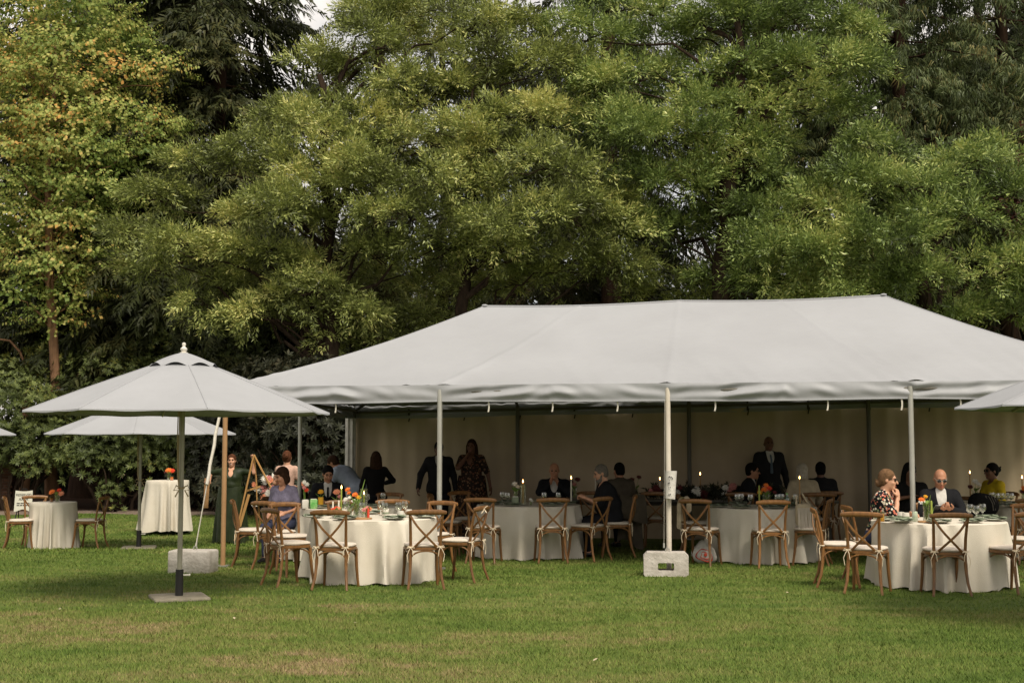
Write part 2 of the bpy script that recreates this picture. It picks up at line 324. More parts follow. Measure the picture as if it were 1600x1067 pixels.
def strip(name, y0, y1, dz, m, nx=120):
    X = np.linspace(-40, 40, nx+1); P = []
    for k in range(9):
        t = k/8; yy = y0(X)*(1-t)+y1(X)*t; P.append(np.stack([X, yy, gz(X, yy)+dz+.06*np.sin(t*math.pi)*(dz > .006)], 1))
    P = np.concatenate(P); n = nx+1; i2 = (np.arange(8)[:, None]*n+np.arange(nx)[None]).ravel()
    return tag(link(name, mesh_np(name, P, np.stack([i2, i2+1, i2+1+n, i2+n], 1), m, True)), kind='structure')
strip('path', lambda x: edge_y(x), lambda x: edge_y(x)+1.3, .004, M['path'])
strip('mulch_bed', lambda x: edge_y(x)+1.25, lambda x: 0*x+70, .010, M['mulch'])
# mown grass: short blades over the lawn that the camera can see
def grass(nb, y0, y1, wd, hg, seed):
    r = np.random.default_rng(seed); Y = y0+(y1-y0)*r.random(nb*2)**.85; X = (r.random(nb*2)*2-1)*(Y*.43+.6)
    keep = (Y < edge_y(X)) & ~((Y > 21.5+.5*np.sin(X*3)) & (X > -1.2)); X, Y = X[keep][:nb], Y[keep][:nb]; n = len(X)
    a = r.random(n)*6.283; b = r.random(n)*6.283; h = hg*(.5+r.random(n)); s = wd*(.6+.8*r.random(n)); lean = h*(.3+.8*r.random(n))
    z = gz(X, Y)
    p0 = np.stack([X-np.cos(a)*s, Y-np.sin(a)*s, z], 1); p1 = np.stack([X+np.cos(a)*s, Y+np.sin(a)*s, z], 1); p2 = np.stack([X+np.cos(b)*lean, Y+np.sin(b)*lean, z+h], 1)
    return np.stack([p0, p1, p2], 1).reshape(-1, 3)
Vb = np.concatenate([grass(165000, 8.2, 13.2, .0032, .023, 1), grass(120000, 13., 20.5, .0045, .025, 2), grass(40000, 20.3, 33.2, .009, .034, 3)])
gr = link('grass', mesh_np('grass', Vb, np.arange(len(Vb)).reshape(-1, 3), M['grass'])); tag(gr, 'short mown green grass covering the lawn', 'grass', kind='stuff')

# ------------------------------------------------------------------ trees and shrubs
def norm(a): return a/np.maximum(np.linalg.norm(a, axis=-1, keepdims=True), 1e-9)
def leaf_quad(base, d, side, L, W, fold=.15):
    """one leaf as a kite: base, edge, tip, edge"""
    d = norm(d); s = norm(np.cross(d, side)); n = np.cross(s, d)
    mid = base+d*L*.5
    return np.stack([base, mid+s*W*.5+n*W*fold, base+d*L-n*L*.08, mid-s*W*.5+n*W*fold], -2)
def spray_oak(r):
    """twig with narrow leaves set all round and a tuft at the end; twig along +x, 0.45 m; each leaf a slim triangle"""
    q = []
    for i in range(21):
        t = .08+.92*i/20; a = i*2.4+r.random(); fw = .45+.6*t+.35*r.random()
        d = norm(np.array([fw, math.cos(a), math.sin(a)*.8-.30])); base = np.array([.40*t, .02*math.cos(a), .02*math.sin(a)-.10*t*t])
        s = norm(np.cross(d, r.normal(size=3)*.5+np.array([0, 0, 1.]))); L = .130*(.7+.55*r.random()); W = .038*(.75+.5*r.random())
        q.append(np.stack([base+d*L*.22+s*W*.5, base+d*L*.22-s*W*.5, base+d*L]) if i % 3 else np.stack([base, base+d*L*.62+s*W*.55, base+d*L*.95-s*W*.35]))
    return np.array(q)
def spray_round(r):
    q = []
    for i in range(12):
        t = .1+.9*i/11; a = (i % 2)*3.14+r.normal()*.5
        d = np.array([.3, math.cos(a)*.8, -.75+.5*r.normal()]); base = np.array([.42*t, .05*math.cos(a), -.04*t])
        q.append(leaf_quad(base, d, np.array([1., 0, .3])+r.normal(size=3)*.5, .088*(.7+.5*r.random()), .070*(.8+.4*r.random()), .08))
    return np.array(q)
def spray_rhodo(r):
    q = []; n = 9
    for i in range(n):
        a = 6.283*i/n+r.random()*.4
        d = np.array([.25+.35*r.random(), math.cos(a), math.sin(a)])
        q.append(leaf_quad(np.array([0, 0, 0.]), d, np.array([1., 0, 0])+r.normal(size=3)*.2, .15*(.75+.45*r.random()), .044*(.8+.4*r.random()), .1))
    return np.array(q)
def tri_leaf(base, d, side, L, W):
    d = norm(d); s = norm(np.cross(d, side)); return np.stack([base+d*L*.2+s*W*.5, base+d*L*.2-s*W*.5, base+d*L])
def spray_conifer(r):
    """flat hanging frond of fine branchlets"""
    q = []
    for i in range(24):
        t = i/23; sd = 1 if i % 2 else -1
        d = np.array([.8+.3*r.random(), sd*.8*(1-.4*t)*(.5+r.random()), -.4-.5*r.random()]); base = np.array([.5*t, .02*r.normal(), -.18*t*t])
        q.append(tri_leaf(base, d, np.array([0, 0, 1.])+r.normal(size=3)*.5, .22*(1-.35*t)*(.7+.6*r.random()), .040))
    return np.array(q)
def spray_droop(r):
    q = []
    for i in range(26):
        t = i/25; d = np.array([.3*r.normal()+.25, .3*r.normal(), -1.+.3*r.random()]); base = np.array([.55*t, .04*r.normal(), -.12*t*t])
        q.append(tri_leaf(base, d, r.normal(size=3), .22*(.5+.8*r.random()), .026))
    return np.array(q)
SPR = {}
for nm, fn in dict(oak=spray_oak, round=spray_round, rhodo=spray_rhodo, conifer=spray_conifer, droop=spray_droop).items():
    SPR[nm] = [fn(np.random.default_rng(100+i)) for i in range(7)]
def place_sprays(kind, P, D, Sc, r):
    """P positions, D directions of the twigs, Sc scales -> leaf vertices"""
    out_ = []; T = SPR[kind]; pick = r.integers(0, len(T), len(P))
    D = norm(D); up = np.array([0, 0, 1.])+r.normal(size=D.shape)*.35
    Yv = norm(np.cross(up, D)); Zv = np.cross(D, Yv)
    for k in range(len(T)):
        m = pick == k
        if not m.any(): continue
        B = np.stack([D[m], Yv[m], Zv[m]], 1)*Sc[m][:, None, None]     # rows are the axes
        out_.append((np.einsum('lvj,njk->nlvk', T[k], B)+P[m][:, None, None, :]).reshape(-1, 3))
    return np.concatenate(out_)
def crown_obj(V, m, parent, name='crown', nv=4):
    return link(name, mesh_np(name, V, np.arange(len(V)).reshape(-1, nv), m), parent)
def bough(c, rad, n, r, out, lift=.15, shell=.55):
    """twigs in a flattened pad of foliage: thicker towards its upper and outer skin"""
    u = norm(r.normal(size=(n, 3))); u[:, 2] = np.where((u[:, 2] < -.15) & (r.random(n) < .6), -u[:, 2], u[:, 2])
    rr = shell+(1-shell)*r.random(n)**.6
    rr *= .82+.36*r.random(n)
    P = np.asarray(c)+u*np.asarray(rad)*rr[:, None]
    D = u*np.array([1., 1., .5])+np.asarray(out)*.45+r.normal(size=(n, 3))*.38; D[:, 2] += lift
    return P, D
def limb(mb, a, b, r0, r1, r, sag=.12, n=7):
    a, b = Vector(a), Vector(b); L = (b-a).length; pts = []
    j = [Vector(r.normal(size=3))*L*.035 for _ in range(n+1)]
    for i in range(n+1):
        t = i/n; p = a.lerp(b, t); p.z += sag*L*math.sin(math.pi*t)
        if 0 < i < n: p += j[i]
        pts.append(p)
    mb.tube(pts, [r0+(r1-r0)*(i/n)**.8 for i in range(n+1)], 7, cap=False)
def trunk_tube(mb, base, top, r0, r1, r, wob=.12, n=12, flare=1.5):
    b, t = Vector(base), Vector(top); pts = []; rad = []
    for i in range(n+1):
        q = i/n; p = b.lerp(t, q)
        if i: p += Vector((r.normal(), r.normal(), 0))*wob*min(1, q*3)
        pts.append(p); rad.append((r0+(r1-r0)*q)*(flare if i == 0 else (1.12 if i == 1 and flare > 1 else 1)))
    mb.tube(pts, rad, 10, cap=False); return pts

def oak(label, px, Y, boughs, leafm, top, seed, extra, dens=1.0, r0=.30):
    """boughs: (px, py, half width px, half height px, distance offset) read off the photograph, given real depth"""
    r = np.random.default_rng(seed); X = XU(px, Y); z0 = G(X, Y)
    e = empty('oak_tree', (X, Y, z0), 0, label, 'tree', 'broadleaf trees behind the tent'); O = np.array([X, Y, z0])
    mb = MB(); tp = trunk_tube(mb, (0, 0, -.1), (r.normal()*.3, r.normal()*.3, top), r0, .07, r)
    PP, DD, SS = [], [], []
    B = []
    for (bx, by, hw, hh, dy) in boughs:
        c = np.array(U(bx, by, Y+dy)); k = (Y+dy)/FPX; B.append((c-O, np.array([hw*k, hw*k*(.75+.3*r.random()), hh*k*.76])*1.05, 1.0))
    for _ in range(extra):                                                   # the crown goes on behind what is in view
        b = B[r.integers(len(boughs))]; c = b[0]+np.array([r.normal()*.9, 1.2+r.random()*3.0, r.normal()*.5-.5]); B.append((c, b[1]*(.7+.4*r.random()), .5))
    for c, rad, dn in B:
        area = rad[0]*rad[2]*3.14+rad[0]*rad[1]*1.2; nt_ = max(int(area*3.2*dens*dn), 4)
        out_ = norm(c-np.array([0, .5, top*.45]))
        u = norm(r.normal(size=(nt_, 3))); u[:, 2] = np.where((u[:, 2] < -.2) & (r.random(nt_) < .75), -u[:, 2], u[:, 2])
        tc_ = c+u*rad*(.42+.46*r.random((nt_, 1)))                            # tufts of twigs that make up the bough
        P, D = [], []
        for q, uu in zip(tc_, u):
            m = int(15+10*r.random()); v = norm(r.normal(size=(m, 3))+uu*.5+np.array([0, -.15, .28])); ts = .22+.16*r.random()
            P.append(q+v*np.array([1, 1, .55])*ts*(.2+.8*r.random((m, 1)))); D.append(v*np.array([1, 1, .6])+out_*.35+np.array([0, 0, .02])+r.normal(size=(m, 3))*.18)
        P, D = np.concatenate(P), np.concatenate(D); n = len(P); PP.append(P); DD.append(D); SS.append(.8+.45*r.random(n))
        zs = min(max(c[2]-.55*np.hypot(c[0], c[1])-.2, top*.16), top*.93); i = min(int(zs/top*12), 11)
        limb(mb, tp[i].lerp(tp[i+1], zs/top*12-i) if zs > 0 else tp[1], c, .03+.011*float(np.hypot(c[0], c[1])), .010, r)
        for _ in range(5):
            q = P[r.integers(n)]; limb(mb, c+r.normal(size=3)*.1, q, .018, .006, r, .05, 4)
    mb.build('trunk', M['bark'], e)
    crown_obj(place_sprays('oak', np.concatenate(PP), np.concatenate(DD), np.concatenate(SS), r), leafm, e, nv=3); return e
OAK1 = [(660, 30, 100, 55, 1.5), (570, 85, 90, 45, 1), (745, 55, 80, 55, .8), (640, 150, 105, 45, .3), (745, 150, 75, 45, 1), (540, 195, 95, 45, .2), (455, 195, 75, 40, 1.2),
        (420, 255, 95, 45, .3), (325, 270, 75, 38, .8), (265, 320, 75, 38, .4), (220, 372, 55, 34, .2), (300, 390, 80, 36, -.3), (420, 335, 95, 42, -.4), (545, 275, 95, 42, -.5),
        (640, 235, 100, 42, -.3), (700, 300, 115, 50, -1), (640, 345, 95, 38, -1.2), (600, 400, 75, 32, -.2), (505, 355, 70, 32, .6), (440, 420, 85, 36, .4), (370, 395, 80, 34, .2),
        (350, 455, 70, 30, 1), (455, 495, 80, 34, 1.6), (560, 440, 70, 30, 1.5), (690, 385, 80, 26, -.6), (250, 425, 60, 26, .6), (500, 120, 60, 45, 1.4), (600, 30, 70, 45, 2), (480, 455, 75, 34, -.6), (505, 215, 55, 36, -.5), (560, 265, 60, 34, -.9), (500, 300, 60, 32, -.6), (410, 500, 70, 30, -.2), (540, 490, 70, 28, -.4), (330, 480, 60, 26, .2)]
OAK2 = [(830, 190, 90, 45, 0), (790, 245, 85, 42, -.6), (860, 275, 105, 48, -.9), (900, 345, 95, 46, -1), (800, 350, 100, 44, -1.2), (770, 395, 75, 30, -.4), (885, 415, 80, 36, .2),
        (950, 330, 70, 45, -.3), (700, 455, 80, 30, 1.2), (820, 445, 85, 30, 1), (620, 505, 80, 26, 1.4), (560, 535, 70, 22, .9), (680, 490, 70, 22, 1.2), (850, 110, 75, 42, .8), (800, 60, 60, 45, 1.6), (760, 100, 60, 40, .7), (740, 215, 80, 36, -.2), (960, 430, 80, 30, .5)]
OAK3 = [(920, 65, 85, 42, .6), (1000, 125, 90, 42, 0), (935, 150, 80, 40, .2), (960, 205, 95, 45, -.5), (1035, 220, 95, 45, -.8), (1060, 70, 70, 40, .9), (1150, 50, 85, 45, .3), (1235, 45, 95, 48, 0),
        (1320, 60, 60, 42, .2), (1260, 110, 105, 45, -.6), (1335, 110, 45, 34, -.2), (1175, 115, 70, 35, .2), (1260, 170, 85, 40, -.4), (1110, 235, 95, 44, -.6), (1180, 225, 65, 34, -.2), (1060, 290, 90, 40, -.8),
        (1165, 285, 80, 38, -.5), (1000, 290, 70, 36, .2), (1090, 165, 70, 36, .4), (1020, 365, 85, 34, .3), (1110, 350, 80, 34, .4), (940, 20, 80, 40, 1.5), (1200, -10, 90, 45, .8), (1300, 5, 60, 40, 1.1), (1135, 120, 70, 40, -.7), (1130, 30, 60, 36, -.4), (1100, 175, 60, 34, -.8), (1180, 175, 60, 34, -.7), (1040, 25, 60, 36, .5)]
OAK4 = [(1255, 335, 90, 44, -.4), (1330, 300, 90, 42, -.2), (1385, 245, 85, 36, .2), (1425, 305, 95, 44, -.5), (1500, 265, 70, 40, 0), (1180, 385, 85, 40, -.2), (1275, 405, 105, 44, -.9), (1375, 385, 105, 46, -1.1),
        (1470, 350, 95, 44, -.9), (1560, 320, 60, 55, -.6), (1545, 425, 85, 42, -1), (1450, 445, 95, 38, -1.1), (1340, 455, 95, 34, -.8), (1225, 445, 85, 28, -.5), (1595, 495, 60, 30, -.8), (1560, 250, 60, 40, .4),
        (1640, 380, 60, 60, -.4), (1660, 470, 60, 40, -.4), (1190, 340, 60, 34, .3), (1510, 500, 70, 26, -.4), (1140, 440, 60, 26, .6)]
oak('spreading broadleaf tree left of centre with its foliage above the left half of the tent', 505, 30.5, OAK1, LO, 10.5, 11, 12)
oak('broadleaf tree reaching low over the left end of the tent ridge', 735, 30.0, OAK2, LO, 9.5, 12, 7, r0=.22)
oak('tall fresh green broadleaf tree over the middle of the tent ridge', 1110, 30.5, OAK3, LO2, 11.5, 13, 9, r0=.42)
oak('broad bright green tree rising behind the right end of the tent', 1440, 29.5, OAK4, LO2, 7.5, 14, 9)

def katsura(label, px, Y, seed):
    r = np.random.default_rng(seed); X = XU(px, Y); O = np.array([X, Y, G(X, Y)])
    e = empty('katsura_tree', tuple(O), 0, label, 'tree'); mb = MB(); top = 12.5
    pts = [(0.1, 0, -.1), (0, 0, 1.2), (.12, 0, 2.5), (.02, 0, 4.), (-.12, 0, 5.5), (-.25, .1, 7.5), (-.35, .1, 9.5), (-.2, .1, 11.), (-.2, .1, top)]
    mb.tube(pts, [.22, .15, .135, .125, .115, .10, .075, .05, .02], 9, cap=False)
    B = [(40, 30, 90, 50, 0), (130, 25, 80, 40, .3), (20, 95, 80, 45, -.3), (110, 85, 70, 38, -.6), (60, 130, 80, 40, -.7), (25, 185, 75, 40, -.4), (130, 150, 60, 30, -.2), (200, 130, 60, 34, .2), (255, 110, 45, 34, .2), (95, 200, 75, 36, -.8),
         (180, 190, 70, 34, -.5), (240, 205, 50, 24, -.3), (40, 250, 70, 36, -.6), (130, 245, 80, 34, -.9), (215, 245, 60, 24, -.4), (70, 300, 80, 34, -.5), (150, 305, 70, 30, -.7), (20, 340, 60, 34, -.3), (110, 355, 70, 30, -.6), (35, 400, 55, 26, -.7),
         (80, 425, 60, 24, -.7), (130, 400, 50, 24, -.4), (20, 465, 50, 24, -.6), (80, 500, 45, 20, -.3), (120, 465, 45, 20, -.2), (-60, 80, 80, 60, 0), (-80, 220, 80, 60, 0), (-70, 350, 70, 50, 0), (90, -20, 90, 40, 0), (200, 75, 45, 40, .5), (165, 55, 50, 34, .3)]
    PP, DD, SS = [], [], []
    for bx, by, hw, hh, dy in B:
        c = np.array(U(bx, by, Y+dy))-O; k = Y/FPX; rad = np.array([hw*k, hw*k, hh*k*.8])
        for extra in range(2):
            cc = c+(0 if extra == 0 else np.array([r.normal()*.6, 1.3+r.random(), r.normal()*.4])); n = int((rad[0]*rad[2]*3.14+rad[0]*rad[1])*36*(1 if extra == 0 else .5))
            P, D = bough(cc, rad, n, r, norm(cc-np.array([0, 0, cc[2]])), .05, .35); PP.append(P); DD.append(D); SS.append(.8+.5*r.random(n))
        zs = max(c[2]-.5*abs(c[0])-.3, 2.9); limb(mb, np.array([np.interp(zs, [p[2] for p in pts], [p[0] for p in pts]), .05, zs]), c, .034, .008, r, .06)
    mb.build('trunk', M['bark2'], e)
    crown_obj(place_sprays('round', np.concatenate(PP), np.concatenate(DD), np.concatenate(SS), r), LK, e)
katsura('slender yellow green tree with turning leaves at the far left edge', 82, 34.5, 21)

def conifer(name, label, px, Y, top, rad, zlow, n, kind, leafm, seed, barkm, r0=.35, group='dark evergreens in the wood', step=.55, size=1.0, den=1.0, skip=None, lean=0, name_c='crown'):
    """whorls of drooping branches that carry hanging fronds"""
    r = np.random.default_rng(seed); X = XU(px, Y); O = np.array([X, Y, G(X, Y)])
    e = empty(name, tuple(O), 0, label, 'tree', group); mb = MB(); tp = trunk_tube(mb, (0, 0, -.1), (lean, 0, top), r0, .05, r, .05)
    PP, DD, SS = [], [], []; z = zlow
    while z < top-.3:
        q = (z-zlow)/(top-zlow); Rr = rad*(1-q)**.75*(.75+.4*r.random())+.25
        for j in range(6):
            if r.random() > den: continue
            a = r.random()*6.283; Lb = Rr*(.7+.45*r.random()); m = max(int(Lb*n), 3); t = .18+.82*r.random(m)**.75
            d = np.array([math.cos(a), math.sin(a), 0]); dr = -.34*Lb
            x0 = lean*z/top
            pos = np.stack([x0+d[0]*Lb*t, d[1]*Lb*t, z+dr*t**1.4+.10*Lb*np.sin(t*3.14)], 1)
            sd = np.array([-d[1], d[0], 0]); w_ = (r.random(m)*2-1)*.55*(.4+t*.5)
            pos += sd*w_[:, None]+np.array([0, 0, 1.])*(r.normal(size=m)*.08)[:, None]
            if skip is not None:
                keep = ~skip(pos+O); pos = pos[keep]; w_ = w_[keep]; m = len(pos)
                if m == 0: continue
            PP.append(pos); DD.append(d*.8+sd*w_[:, None]*1.2+np.array([0, 0, -.35])+r.normal(size=(m, 3))*.25); SS.append((.7+.6*r.random(m))*size)
            if leafm is LB and j % 3: continue
            limb(mb, (x0, 0, z), np.array([x0+d[0]*Lb*.92, d[1]*Lb*.92, z+dr*.85]), .035*(1-q)+.014, .007, r, .08, 5)
        z += step*(.7+.5*r.random())*(2.4 if z > 15.5 else 1)
    mb.build('trunk', barkm, e)
    crown_obj(place_sprays(kind, np.concatenate(PP), np.concatenate(DD), np.concatenate(SS), r), leafm, e, name_c, 3)
conifer('cedar_tree', 'dense dark cedar with hanging fronds right of the yellow green tree', 330, 38.0, 28, 4.4, 3.2, 10, 'conifer', LC, 31, M['barkr'], .36, step=.5, size=1.6)
conifer('cedar_tree', 'dark cedar with a thick trunk behind the yellow green tree', 150, 39.5, 26, 4.6, 3.6, 8, 'conifer', LC, 32, M['barkr'], .55, step=.65, size=1.55)
conifer('cedar_tree', 'low dark cedar between the two umbrellas and the left end of the tent', 440, 37.0, 7.2, 2.4, 1.0, 12, 'conifer', LC, 33, M['barkr'], .40, step=.55, size=1.2)
conifer('spruce_tree', 'tall brown trunked spruce behind the tree over the tent ridge', 1197, 36.0, 27, 3.2, 4.5, 12, 'droop', LS, 34, M['barkr'], .46, step=.8, size=1.1, den=.62)
conifer('spruce_tree', 'drooping olive spruce at the upper right', 1415, 35.5, 24, 4.0, 6.0, 11, 'droop', LS, 35, M['barkr'], .3, step=.55, size=1.2, den=.95)
conifer('spruce_tree', 'spruce filling the top right corner', 1580, 36.5, 25, 4.2, 6.5, 9.5, 'droop', LS, 36, M['barkr'], .3, step=.6, size=1.2, den=.9)
conifer('spruce_tree', 'dark spruce showing above the middle of the photo', 955, 38.5, 26, 3.6, 7.0, 11, 'droop', LC, 37, M['barkr'], .38, step=.75, size=1.2, den=.65)
conifer('spruce_tree', 'dark spruce with bare twigs beside the sky gap at the top left of centre', 590, 40.5, 24, 2.6, 7.0, 9, 'droop', LC, 38, M['barkr'], .3, step=.9, size=1.2, den=.55)
# the wood behind: dark evergreens that close the view under the crowns
bwx = [(-90, 45, 9, 3.4), (40, 46, 9.5, 3.2), (210, 44, 9, 3.2), (300, 47, 8.5, 3.2), (400, 45, 7.5, 3.), (510, 44, 7.8, 3.2), (600, 46, 8, 3.2), (700, 45, 7.4, 3.), (790, 46, 7.2, 3.2), (880, 44, 7.4, 3.), (985, 45, 8, 3.2), (1060, 46, 8.4, 3.), (1160, 45, 7.6, 3.), (1250, 45, 6.8, 3.2), (1350, 46, 7.2, 3.2), (1440, 45, 7., 3.2), (1540, 46, 7.5, 3.2), (1640, 45, 9, 3.4), (1720, 46, 10, 3.2)]
names_ = ['first', 'second', 'third', 'fourth', 'fifth', 'sixth', 'seventh', 'eighth', 'ninth', 'tenth', 'eleventh', 'twelfth', 'thirteenth', 'fourteenth', 'fifteenth', 'sixteenth', 'seventeenth', 'eighteenth', 'nineteenth']
for i, (px, Y, top, rad) in enumerate(bwx):
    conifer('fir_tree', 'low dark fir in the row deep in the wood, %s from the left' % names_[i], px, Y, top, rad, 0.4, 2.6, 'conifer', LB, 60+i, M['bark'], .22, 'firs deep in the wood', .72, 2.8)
for px, Y, top, rad, zl, lb in ((250, 43, 25, 4.6, 5., 'tall dark fir filling the gap between the cedar and the yellow green tree'), (40, 43, 26, 4.6, 5., 'tall dark fir behind the top of the yellow green tree'), (1545, 43, 25, 4.2, 6., 'tall dark fir behind the drooping spruces at the upper right'),
                              (1290, 44, 24, 4.2, 7., 'tall dark fir behind the fresh green tree at the upper right'), (690, 44, 20, 3.6, 6.5, 'tall dark fir behind the spreading tree left of centre'), (925, 45, 23, 3.4, 6.5, 'tall dark fir behind the middle of the treetops'), (1680, 42, 24, 4.2, 4., 'tall dark fir beyond the right edge')):
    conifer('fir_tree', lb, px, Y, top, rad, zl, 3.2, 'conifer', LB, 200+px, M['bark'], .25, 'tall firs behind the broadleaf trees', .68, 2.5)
# purple leaved tree at the right edge
def blob_shrub(name, label, cat, lobes, kind, leafm, seed, den, group=None, parts=('foliage', 'stem'), sc_=1.0, barkm='bark', lift=.1, shell=.55):
    """lobes: (px, py, half width, half height, distance)"""
    r = np.random.default_rng(seed); c0 = U(lobes[0][0], lobes[0][1], lobes[0][4]); O = np.array([c0.x, lobes[0][4], G(c0.x, lobes[0][4])])
    e = empty(name, tuple(O), 0, label, cat, group); PP, DD, SS = [], [], []; mb = MB()
    for px, py, hw, hh, Y in lobes:
        c = np.array(U(px, py, Y))-O; k = Y/FPX; rad = np.array([hw*k, min(hw, hh*1.4)*k*.9, hh*k])
        n = int((rad[0]*rad[2]*3.14+rad[0]*rad[1]*1.5)*den); P, D = bough(c, rad, n, r, norm(c-np.array([0, .3, c[2]*.4])), lift, shell)
        g = P[:, 2] > .06; P, D = P[g], D[g]
        PP.append(P); DD.append(D); SS.append((.75+.5*r.random(len(P)))*sc_)
        for _ in range(3): limb(mb, (c[0]*.15+r.normal()*.12, c[1]*.2+r.normal()*.1, -.1), c+r.normal(size=3)*.2, .05, .015, r, .06, 5)
    mb.build(parts[1], M[barkm], e); crown_obj(place_sprays(kind, np.concatenate(PP), np.concatenate(DD), np.concatenate(SS), r), leafm, e, parts[0], 3 if kind == 'oak' else 4)
blob_shrub('purple_leaved_tree', 'dark purple leaved tree at the right edge behind the green one', 'tree', [(1600, 310, 60, 50, 32.), (1640, 380, 60, 60, 32.), (1650, 250, 50, 50, 32.5), (1610, 420, 45, 40, 32.)], 'round', LP, 41, 60, parts=('crown', 'trunk'))
blob_shrub('bare_twig_shrub', 'thin brownish shrub above the left end of the tent roof', 'shrub', [(730, 445, 90, 40, 33.), (830, 445, 80, 34, 33.5), (660, 470, 70, 34, 33.), (560, 500, 60, 34, 33.5)], 'oak', LBR, 42, 22)
# rhododendrons along the path
blob_shrub('rhododendron', 'rhododendron at the far left edge above the sign board', 'shrub', [(20, 640, 90, 55, 33.), (-60, 700, 90, 60, 33.), (70, 690, 90, 45, 33.2), (40, 720, 70, 26, 32.6), (110, 650, 70, 40, 34.), (-20, 590, 80, 40, 34.5)], 'rhodo', LR, 51, 85, 'rhododendrons along the path', sc_=.8)
blob_shrub('rhododendron', 'large rhododendron with branches reaching over the small round table', 'shrub', [(180, 690, 100, 50, 33.), (120, 720, 70, 30, 32.4), (230, 730, 80, 46, 33.), (200, 640, 100, 50, 34.), (270, 690, 80, 60, 33.6), (160, 590, 110, 40, 35.), (90, 560, 60, 30, 35.5)], 'rhodo', LR, 52, 85, 'rhododendrons along the path', sc_=.8)
blob_shrub('rhododendron', 'tall rhododendron rising behind the large umbrella', 'shrub', [(270, 540, 90, 36, 36.), (340, 560, 90, 50, 35.8), (200, 560, 60, 30, 36.), (310, 515, 50, 20, 36.2), (380, 600, 80, 50, 35.5), (300, 610, 110, 60, 35.8), (230, 620, 90, 40, 36.)], 'rhodo', LR, 53, 65, 'rhododendrons along the path', sc_=.85)
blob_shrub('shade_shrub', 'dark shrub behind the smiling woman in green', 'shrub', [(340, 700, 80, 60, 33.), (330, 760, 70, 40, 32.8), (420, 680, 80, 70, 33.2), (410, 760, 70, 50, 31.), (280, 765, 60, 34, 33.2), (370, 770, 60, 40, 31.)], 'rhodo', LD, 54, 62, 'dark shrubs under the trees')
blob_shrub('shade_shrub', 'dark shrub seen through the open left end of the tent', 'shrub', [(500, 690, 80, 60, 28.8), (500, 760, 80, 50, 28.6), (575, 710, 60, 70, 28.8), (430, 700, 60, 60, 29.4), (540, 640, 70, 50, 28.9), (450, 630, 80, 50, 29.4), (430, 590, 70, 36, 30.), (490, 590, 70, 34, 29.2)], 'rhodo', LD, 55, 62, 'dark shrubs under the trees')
blob_shrub('white_flowered_shrub', 'low pale leaved shrub right of the small round table', 'shrub', [(172, 775, 22, 22, 32.4), (180, 800, 18, 8, 32.2), (162, 760, 14, 12, 32.5)], 'rhodo', LR, 56, 90, sc_=.7)
# bare dark stems under the left shrubs, the brick pier and the sawn stump
# ------------------------------------------------------------------ frame tent
TX, TY, TYAW, TS = -3.92, 17.93, .179, .986
TL, TW, ZE, ZR, ZV = 12.2*TS, 6.1*TS, 2.42, 3.80, 2.20           # length, width, eave, ridge, foot of the valance
cT, sT = math.cos(TYAW), math.sin(TYAW)
def TP(a, b, z):                                                # a along the front, b towards the back
    return Vector((TX+a*cT+b*sT, TY-a*sT+b*cT, z))
def dzc(a, b): return (b/TW)*(-.10+.19*a/TL)                     # the far left leg stands on lower ground
tent = empty('frame_tent', tuple(TP(TL/2, TW/2, 0)), 0, 'large white frame tent with hipped roof and a wall along its back', 'tent')
tinv = Matrix.Translation(-TP(TL/2, TW/2, 0))
def TQ(a, b, z): return tinv @ TP(a, b, z+dzc(a, b))
bay = TL/4; ra, rb = TW/2, TL-TW/2
wr = np.random.default_rng(5)
wk = [(wr.random()*6.28, wr.random()*9+3, wr.random()*.006+.002) for _ in range(7)]
def wrinkle(u, v): return sum(am*math.sin(k*u*1.7+ph+v*k*.6) for ph, k, am in wk)
def roof_front(sgn):
    def fn(u, v):
        e0, e1 = u*TL, ra+u*(rb-ra); a = e0+(e1-e0)*v; b = v*TW/2
        raf = min(abs(u*TL/bay-k)*bay for k in range(5)); q = abs(math.sin(math.pi*u*4))
        z = ZE+(ZR-ZE)*v-.085*math.sin(math.pi*v)-.05*q*(1-v)*math.sin(math.pi*min(v*1.5+.12, 1))+.016*math.exp(-(raf/.06)**2)*(1-v*.6)
        z += wrinkle(a*1.2, v*4)*(1-v)**3*.9 - .012*q*v*(1-v)*2
        if v > .9: z -= .035*abs(math.sin(math.pi*u*2))*(v-.9)*10
        return TQ(a, b if sgn > 0 else TW-b, z)
    return fn
def roof_end(sgn):
    def fn(u, v):
        b = v*TW/2+u*(TW-v*TW); a = v*ra; q = abs(math.sin(math.pi*u*2)); raf = abs(u-.5)*TW
        z = ZE+(ZR-ZE)*v-.085*math.sin(math.pi*v)-.04*q*(1-v)*math.sin(math.pi*min(v*1.5+.12, 1))+.016*math.exp(-(raf/.06)**2)*(1-v)
        z += wrinkle(b*1.2+4, v*4)*(1-v)**3*.9
        return TQ(a if sgn > 0 else TL-a, b, z)
    return fn
mb = MB(); mb.grid(roof_front(1), 240, 36); mb.grid(roof_front(-1), 120, 20); mb.grid(roof_end(1), 80, 30); mb.grid(roof_end(-1), 80, 30)
mb.build('canopy', M['tent'], tent, True, 60)
